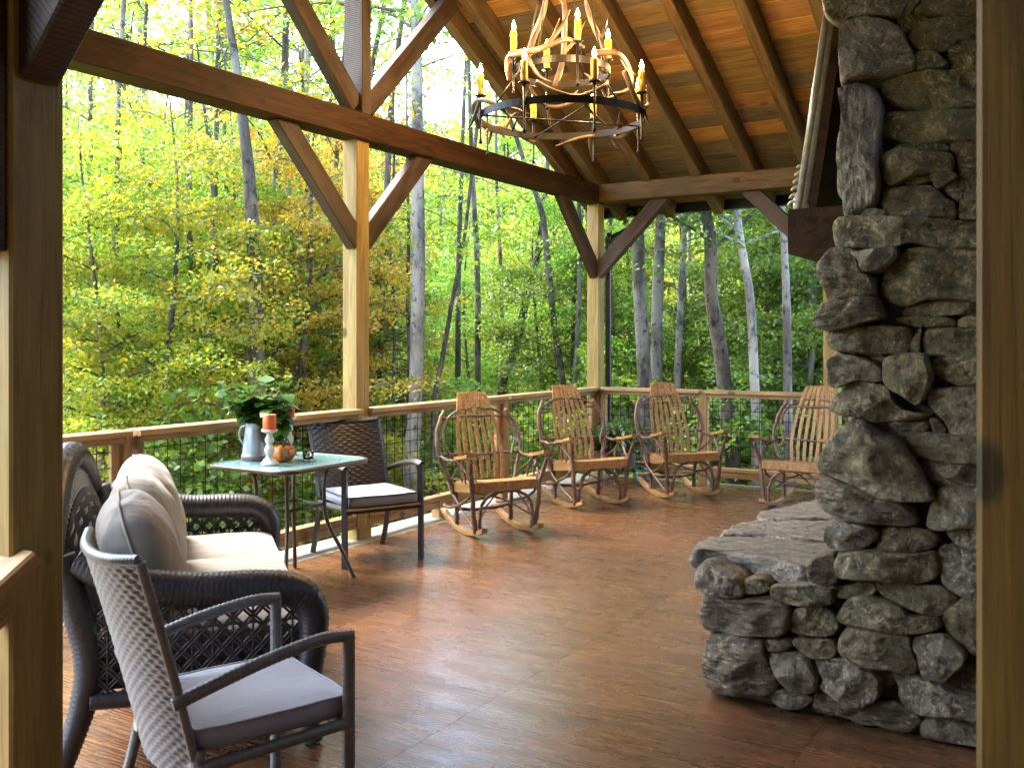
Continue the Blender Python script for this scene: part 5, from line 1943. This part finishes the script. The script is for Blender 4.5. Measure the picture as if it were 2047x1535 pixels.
def tree(key, x, y, leafm, barkm, label, group, rz, sc=1.0, name='forest_tree', cat='tree', thick=1.0, z=None, parts=True, leanx=0.0, leany=0.0):
    zz = ground_z(x, y) if z is None else z
    t = thing(name, label, cat, (x, y, zz - .05), rz, group)
    tm, lm, cm = TYPES[key]
    o = link('trunk', tm, t)
    set_mat(o, barkm)
    o.scale = (thick, thick, 1)
    o2 = link('limb', lm, t)
    set_mat(o2, barkm)
    o2['kind'] = 'stuff'
    o3 = link('crown', cm, t)
    set_mat(o3, leafm)
    o3['kind'] = 'stuff'
    t.scale = (sc, sc, sc)
    t.rotation_euler = (leanx, leany, rz)
    return t


# bare standing trunks that the photograph picks out (pixels of the trunk, its distance, bark)
def trunk_tree(name, label, pix, dist, barkm, seed, leafm=None, near=.74, crown='tall0', top=17.0, group='trunks that stand out in the wood'):
    """pix: [(u, v, width)] from the ground upwards; one distance gives place and thickness"""
    dist = dist * near
    while True:
        x0, y0 = at_d(pix[0][0], dist)
        if x0 < XL - 1.3 or y0 > YB + 1.6:
            break
        dist += .2
    gz = ground_z(x0, y0)
    t = thing(name, label, 'tree', (x0, y0, gz), 0, group)
    pts, rad = [], []
    u0, v0, w0 = pix[0]
    pts.append(Vector((x0, y0, gz - .3)))
    rad.append(w0 / FPX * dist * .5 * 1.25)
    for (u, v, wd) in pix:
        x, y = at_d(u, dist)
        z = EYE + (HORY - v) / FPX * dist
        if z < gz + .2:
            continue
        pts.append(Vector((x, y, z)))
        rad.append(wd / FPX * dist * .5)
    last, prev = pts[-1], pts[-2]
    dirn = (last - prev).normalized()
    while pts[-1].z < top:
        pts.append(pts[-1] + dirn * 2.2 + Vector((rng.uniform(-.1, .1), rng.uniform(-.1, .1), 0)))
        rad.append(max(.03, rad[-1] * .86))
    base = Vector((x0, y0, gz))
    L = spline([p - base for p in pts], 4)
    R = ramp_list(rad, len(L))
    # keep radii aligned with control points
    R = []
    for i in range(len(rad) - 1):
        R += [lerp(rad[i], rad[i + 1], j / 4) for j in range(4)]
    R.append(rad[-1])
    MB().tube(L, R, 12, wob=.05, seed=seed).build('trunk', barkm, t)
    rr = random.Random(seed)
    lm = MB()
    tips = []
    for q in range(12):
        i = rr.randrange(int(len(L) * .35), len(L) - 1)
        a = rr.uniform(0, 6.28)
        l = rr.uniform(.8, 2.4)
        e = L[i] + Vector((math.cos(a) * l, math.sin(a) * l, l * rr.uniform(.0, .7)))
        B = spline([L[i], L[i].lerp(e, .5) + Vector((0, 0, .12)), e], 4)
        lm.tube(B, ramp_list([R[i] * .35, .008], len(B)), 5, cap=False)
        tips.append((B, l))
    lo = lm.build('limb', barkm, t)
    lo['kind'] = 'stuff'
    if leafm:
        c = crown_from(tips, seed, 40, .4, .8, 85, .085)
        c.materials.append(leafm)
        co = link('crown', c, t)
        co['kind'] = 'stuff'
    return t


trunk_tree('maple_tree', 'straight pale grey trunk just right of the middle porch post', [(822, 950, 31), (830, 800, 28), (836, 560, 27), (835, 300, 25), (831, 60, 22), (829, -60, 21)], 15.0, B_PALE, 1, L_LIME)
trunk_tree('maple_tree', 'thick mottled grey trunk above the leafy bouquet', [(512, 960, 36), (512, 760, 33), (510, 560, 30), (500, 380, 26), (488, 260, 22), (470, 120, 17), (452, 0, 13)], 14.5, B_GREY, 2, L_YELLOW)
trunk_tree('maple_tree', 'dark trunk close behind the thick mottled one', [(556, 930, 24), (552, 700, 22), (549, 500, 20), (556, 300, 16), (570, 100, 13)], 17.0, B_GREY, 3, L_ORANGE)
trunk_tree('oak_tree', 'left trunk of the grey pair behind the third rocking chair', [(1296, 930, 30), (1290, 780, 29), (1280, 600, 27), (1276, 480, 24), (1272, 300, 20)], 17.0, B_GREY, 4, L_GREEN)
trunk_tree('oak_tree', 'right trunk of the grey pair behind the third rocking chair', [(1314, 940, 25), (1312, 780, 24), (1314, 600, 23), (1320, 450, 20), (1322, 250, 16)], 18.5, B_GREY, 5, L_LIME)
trunk_tree('oak_tree', 'dark crooked trunk between the last two rocking chairs', [(1466, 950, 32), (1454, 830, 31), (1440, 700, 30), (1422, 590, 27), (1420, 480, 25), (1405, 400, 22), (1380, 280, 17)], 14.0, B_DARK, 6, L_GREEN)
trunk_tree('birch_tree', 'slender white birch trunk leaning behind the last rocking chair', [(1510, 985, 20), (1512, 880, 19), (1508, 760, 19), (1500, 600, 18), (1482, 490, 16), (1472, 400, 14), (1474, 280, 12)], 12.5, B_BIRCH, 7, L_GREEN)
trunk_tree('birch_tree', 'pale mottled trunk right beside the stone chimney edge', [(1577, 980, 19), (1575, 820, 18), (1573, 640, 17), (1568, 500, 14), (1562, 380, 12)], 14.0, B_PALE, 8, L_GREEN)
trunk_tree('maple_tree', 'thin dark leaning trunk left of the second rocking chair', [(1000, 800, 17), (1030, 700, 17), (1052, 600, 15), (1076, 500, 13), (1090, 380, 10)], 22.0, B_DARK, 9, L_LIME)
trunk_tree('maple_tree', 'slim dark curving trunk just left of the corner post', [(1128, 810, 13), (1112, 680, 13), (1098, 560, 13), (1084, 430, 12), (1050, 330, 9)], 20.0, B_DARK, 10, L_LIME)
trunk_tree('maple_tree', 'very thin slanting trunk above the first rocking chair', [(866, 830, 10), (884, 720, 10), (904, 600, 9), (920, 520, 8), (935, 420, 7)], 17.0, B_DARK, 11, L_LIME)
trunk_tree('maple_tree', 'stout brown trunk right against the middle porch post', [(742, 860, 22), (752, 760, 21), (762, 640, 18), (770, 520, 14)], 20.0, B_DARK, 12, L_YELLOW)
trunk_tree('maple_tree', 'pair-mate slim pale trunk left of the middle porch post', [(640, 900, 18), (645, 760, 17), (650, 640, 15), (655, 520, 12), (668, 380, 10)], 19.0, B_GREY, 13, L_ORANGE)
trunk_tree('maple_tree', 'dark rugged trunk close to the middle post on its left', [(662, 900, 24), (668, 780, 22), (672, 700, 19), (690, 560, 14)], 21.0, B_DARK, 14, L_LIME)
trunk_tree('maple_tree', 'slim grey twin trunk left of the zinc jug', [(412, 930, 16), (418, 780, 15), (422, 640, 14), (428, 480, 12), (432, 300, 10)], 17.0, B_GREY, 15, L_YELLOW)
trunk_tree('maple_tree', 'thin mossy trunk behind the sofa back', [(232, 960, 12), (236, 780, 12), (233, 560, 11), (234, 380, 10), (236, 220, 8)], 14.0, B_GREY, 16, L_LIME)


slim = random.Random(31)
for i, (u, dd) in enumerate(((158, 15), (205, 12.5), (292, 13.5), (352, 16), (388, 12.0), (470, 15), (592, 13), (622, 17), (702, 13.5), (905, 18), (962, 16), (1012, 19), (1142, 14.5), (1178, 17), (1238, 15), (1352, 14), (1388, 17.5), (1540, 15.5), (1615, 13.5))):
    w_ = slim.uniform(8, 15)
    du = slim.uniform(-25, 25)
    trunk_tree('slim_tree', '%s slim grey trunk from the left among the leaves' % ('first second third fourth fifth sixth seventh eighth ninth tenth eleventh twelfth thirteenth fourteenth fifteenth sixteenth seventeenth eighteenth nineteenth'.split()[i]),
               [(u, 930, w_ * 1.15), (u + du * .3 + slim.uniform(-5, 5), 760, w_), (u + du * .6 + slim.uniform(-6, 6), 560, w_ * .9), (u + du + slim.uniform(-6, 6), 330, w_ * .75), (u + du * 1.3, 100, w_ * .6)], dd, slim.choice((B_GREY, B_GREY, B_PALE, B_DARK)), 300 + i, slim.choice((L_LIME, L_LIME, L_YELLOW, L_GREEN)) if i % 3 == 0 else None, near=1.0, group='slim trunks in the wood')


def dead_conifer(u, dist, wd, label, seed):
    x, y = at_d(u, dist)
    gz = ground_z(x, y)
    t = thing('bare_spruce', label, 'tree', (x, y, gz), 0, 'bare dark conifer poles')
    rr = random.Random(seed)
    r0 = wd / FPX * dist * .5
    H = 6.5
    pts = [(rr.uniform(-.04, .04), rr.uniform(-.04, .04), H * i / 6 - .2 * (i == 0)) for i in range(7)]
    P = spline(pts, 3)
    MB().tube(P, ramp_list([r0, r0 * .8, .012], len(P)), 8).build('trunk', B_DARK, t)
    lm = MB()
    for q in range(46):
        z = lerp(.4, H * .95, q / 46)
        a = rr.uniform(0, 6.28)
        l = rr.uniform(.3, .95) * (1 - .5 * z / H)
        lm.tube(spline([(0, 0, z), (math.cos(a) * l * .5, math.sin(a) * l * .5, z + .03), (math.cos(a) * l, math.sin(a) * l, z - .14)], 3), [.010, .009, .008, .007, .006, .005, .004], 4, cap=False)
    o = lm.build('limb', B_DARK, t)
    o['kind'] = 'stuff'


dead_conifer(786, 13.5, 8, 'bare dark conifer pole left of the pale straight trunk', 1)
dead_conifer(815, 13.0, 10, 'bare dark conifer pole overlapping the pale straight trunk', 2)

# woodland, thinned where the photograph shows through
place = random.Random(12)
taken = []


def free(x, y, dmin):
    for (a, b) in taken:
        if (a - x) ** 2 + (b - y) ** 2 < dmin * dmin:
            return False
    taken.append((x, y))
    return True


def wood_at(kind, u, dist, leafm, barkm, label, group, sc, dmin, **kw):
    x, y = at_d(u, dist)
    if x > XL - 1.7 and y < YB + 1.7:
        return None
    if not free(x, y, dmin):
        return None
    return tree(kind, x, y, leafm, barkm, label, group, place.uniform(0, 6.28), sc, **kw)


G_U = {'y': ('small yellow-leaved understory tree in layered sprays', 'yellow understory trees', L_YELLOW),
       'l': ('small lime-green understory tree in layered sprays', 'lime understory trees', L_LIME),
       'o': ('small orange-tinged understory tree in layered sprays', 'orange understory trees', L_ORANGE),
       'g': ('small green understory tree in layered sprays', 'green understory trees', L_GREEN),
       'd': ('small deep green understory tree in shade', 'deep green understory trees', L_DEEP)}
# (pixel column, distance, leaf key, size)
under = [(190, 9.4, 'y', .72), (310, 10.2, 'y', .80), (395, 11.9, 'l', .82), (225, 13.0, 'l', .95), (335, 14.0, 'y', .95), (455, 14.5, 'l', .9),
         (120, 11.0, 'l', .95), (520, 12.5, 'l', .66), (585, 11.8, 'o', .80), (620, 14.0, 'o', .95), (560, 15.5, 'l', 1.0), (660, 16.5, 'o', 1.0), (700, 14.5, 'l', .8),
         (270, 16.0, 'l', 1.1), (150, 17.0, 'l', 1.2), (410, 17.5, 'l', 1.1), (500, 18.5, 'l', 1.1), (760, 18.5, 'y', .95), (790, 22, 'l', 1.0),
         (880, 24.0, 'l', 1.0), (950, 20.0, 'l', .85), (985, 26.0, 'y', 1.0), (1040, 24.0, 'y', .95), (1090, 16.5, 'l', .80), (1150, 15.5, 'g', .80), (1160, 20.0, 'l', 1.0),
         (1225, 15.0, 'l', .80), (1255, 19.0, 'y', .95), (1345, 15.5, 'g', .80), (1370, 21.0, 'y', .95), (1390, 26.0, 'l', 1.0), (1440, 19.5, 'l', .95), (1480, 16.0, 'g', .85), (1540, 14.5, 'g', .85), (1600, 13.0, 'g', .85),
         (1590, 17.5, 'l', 1.05), (1640, 15.5, 'g', .95), (1680, 14.0, 'g', .9), (1760, 13.5, 'g', .9), (1850, 14.5, 'g', 1.0), (60, 14.0, 'g', .9)]
ORD = ['first', 'second', 'third', 'fourth', 'fifth', 'sixth', 'seventh', 'eighth', 'ninth', 'tenth', 'eleventh', 'twelfth', 'thirteenth', 'fourteenth', 'fifteenth', 'sixteenth', 'seventeenth', 'eighteenth', 'nineteenth', 'twentieth', 'twenty-first', 'twenty-second', 'twenty-third', 'twenty-fourth']
under.sort()
cnt = {}
for i, (u, dd, k, sc) in enumerate(under):
    lb, gp_, lf = G_U[k]
    cnt[k] = cnt.get(k, 0) + 1
    lb = '%s %s, counting from the left' % (ORD[cnt[k] - 1], lb.replace(' in layered sprays', ' by the porch'))
    wood_at('under%d' % (i % 3), u, dd, lf, place.choice((B_GREY, B_DARK)), lb, gp_, sc, .6)
tall = 0
for i in range(170):
    u = place.uniform(-120, 1950)
    dd = place.uniform(18, 45)
    if u < 260 or 690 < u < 900:
        continue
    if 860 < u < 1120 and place.random() < .45:
        continue
    if 1340 < u < 1430 and place.random() < .6:
        continue
    lf = place.choices((L_YELLOW, L_LIME, L_ORANGE, L_GREEN), (3, 4, 1.2, 3) if u < 720 else (1, 4, .5, 4))[0]
    if wood_at('tall%d' % (i % 3), u, dd, lf, place.choice((B_GREY, B_GREY, B_PALE, B_DARK)), 'tall straight woodland tree with a high open crown', 'tall woodland trees', place.uniform(.8, 1.1), 2.3, thick=place.uniform(.6, 1.15)):
        tall += 1
    if tall >= 24:
        break
more = 0
for i in range(300):
    u = place.uniform(-100, 1900)
    dd = place.uniform(22, 46)
    if 735 < u < 810 and dd < 60:
        continue
    if 1350 < u < 1420 and place.random() < .8:
        continue
    lf = place.choices((L_YELLOW, L_LIME, L_ORANGE, L_GREEN, L_DEEP), (2, 5, .8, 3, .3) if u < 720 else (1, 5, .3, 4, .3))[0]
    if wood_at('under%d' % (i % 3), u, dd, lf, B_DARK, 'middle-distance understory tree among the tall trunks', 'middle-distance understory trees', place.uniform(.85, 1.25), 1.8):
        more += 1
    if more >= 30:
        break
far = 0
for i in range(500):
    u = place.uniform(-150, 1950)
    dd = place.uniform(52, 150)
    if 700 < u < 860 and dd < 95:
        continue
    lf = place.choices((L_PALE, L_LIME, L_YELLOW, L_GREEN), (4, 3, 1, 2))[0]
    if wood_at('far%d' % (i % 2), u, dd, lf, B_DARK, 'full-crowned tree on the hillside far beyond the porch', 'hillside trees', place.uniform(.85, 1.25), 4.5):
        far += 1
    if far >= 120:
        break
sh = 0
for i in range(400):
    u = place.uniform(0, 1750)
    dd = place.uniform(9.0, 24)
    x, y = at_d(u, dd)
    if x > XL - 1.2 and y < YB + 1.2:
        continue
    if 735 < u < 810 and dd > 14:
        continue
    lf = place.choices((L_YELLOW, L_LIME, L_GREEN), (1.5, 5, 4))[0]
    if wood_at('shrub%d' % (i % 2), u, dd, lf, B_DARK, 'low leafy shrub on the ground beyond the wire railing', 'low shrubs round the porch', place.uniform(.6, 1.15), 1.0, name='forest_shrub', cat='shrub'):
        sh += 1
    if sh >= 95:
        break


# ------------------------------------------------------------------ glimpses through the trees
def sheet(name, pix, mat, lift, n=14):
    """patch that follows the ground; corners as (u, distance)"""
    (a, b, c, d) = [Vector((*at_d(u, q), 0)) for (u, q) in pix]
    V, F = [], []
    for i in range(n + 1):
        for j in range(n + 1):
            p = (a.lerp(b, i / n)).lerp(d.lerp(c, i / n), j / n)
            V.append((p.x, p.y, ground_z(p.x, p.y) + lift))
    for i in range(n):
        for j in range(n):
            q = i * (n + 1) + j
            F.append((q, q + n + 1, q + n + 2, q + 1))
    o = mk(name, V, F, mat, None, True)
    tag(o, kind='structure')
    return o


lawn_m = plain('mown_lawn', (0.11, 0.19, 0.022), 0.9, var=.3, scale=3)
drive_m = plain('pale_gravel_drive', (0.34, 0.31, 0.28), 0.9, var=.15, scale=3)
sheet('lawn', [(690, 46), (860, 46), (870, 33), (690, 33)], lawn_m, .10)
sheet('drive', [(690, 32.5), (900, 32.5), (910, 26), (690, 26)], drive_m, .11)
x, y = at_d(777, 36)
gz = ground_z(x, y)
bs = thing('blue_sign', 'small blue sign on a post by the lawn, seen past the middle post', 'sign', (x, y, gz), YAW)
MB().box((0, 0, .72), (.08, .08, 1.4)).build('post', B_PALE, bs, False)
MB().box((0, -.03, 1.32), (.50, .05, .42)).build('sign_board', plain('blue_paint', (.02, .07, .42), .5), bs, False)
x, y = at_d(892, 30)
pl = thing('white_marker_post', 'thin white marker post beyond the first rocking chair', 'post', (x, y, ground_z(x, y)))
MB().tube([(0, 0, 0), (0, 0, 1.55)], .05, 8).build('pole', plain('white_paint', (.75, .75, .73), .6), pl)
MB().lathe([(.06, 1.55), (.06, 1.60), (.02, 1.64)], n=10).build('cap', plain('white_cap', (.7, .7, .68), .6), pl)
# white cottage
x, y = at_d(1392, 47)
hz = ground_z(x, y)
hs = thing('white_cottage', 'white clapboard cottage half hidden by trees beyond the far railing', 'house', (x, y, hz), YAW + .3)
wm = plain('white_clapboard', (.74, .74, .72), .7, var=.06, scale=2)
MB().box((0, 0, 1.5), (6.4, 4.5, 3.4)).build('wall', wm, hs, False)
rf = MB()
rf.add([(-3.5, -2.6, 3.2), (3.5, -2.6, 3.2), (3.5, 0, 4.9), (-3.5, 0, 4.9), (-3.5, 2.6, 3.2), (3.5, 2.6, 3.2)], [(0, 1, 2, 3), (3, 2, 5, 4), (0, 3, 4), (1, 5, 2), (0, 4, 5, 1)])
rf.build('roof', plain('grey_shingle', (.16, .16, .17), .85), hs, False)
for k, xx in enumerate((-1.9, .0, 1.9)):
    wn_ = MB().box((xx, -2.27, 1.7), (.9, .06, 1.2)).build('window', wm, hs, False)
    MB().box((xx, -2.305, 1.7), (.76, .02, 1.06)).build('pane', plain('dark_pane', (.03, .04, .05), .1), wn_, False)
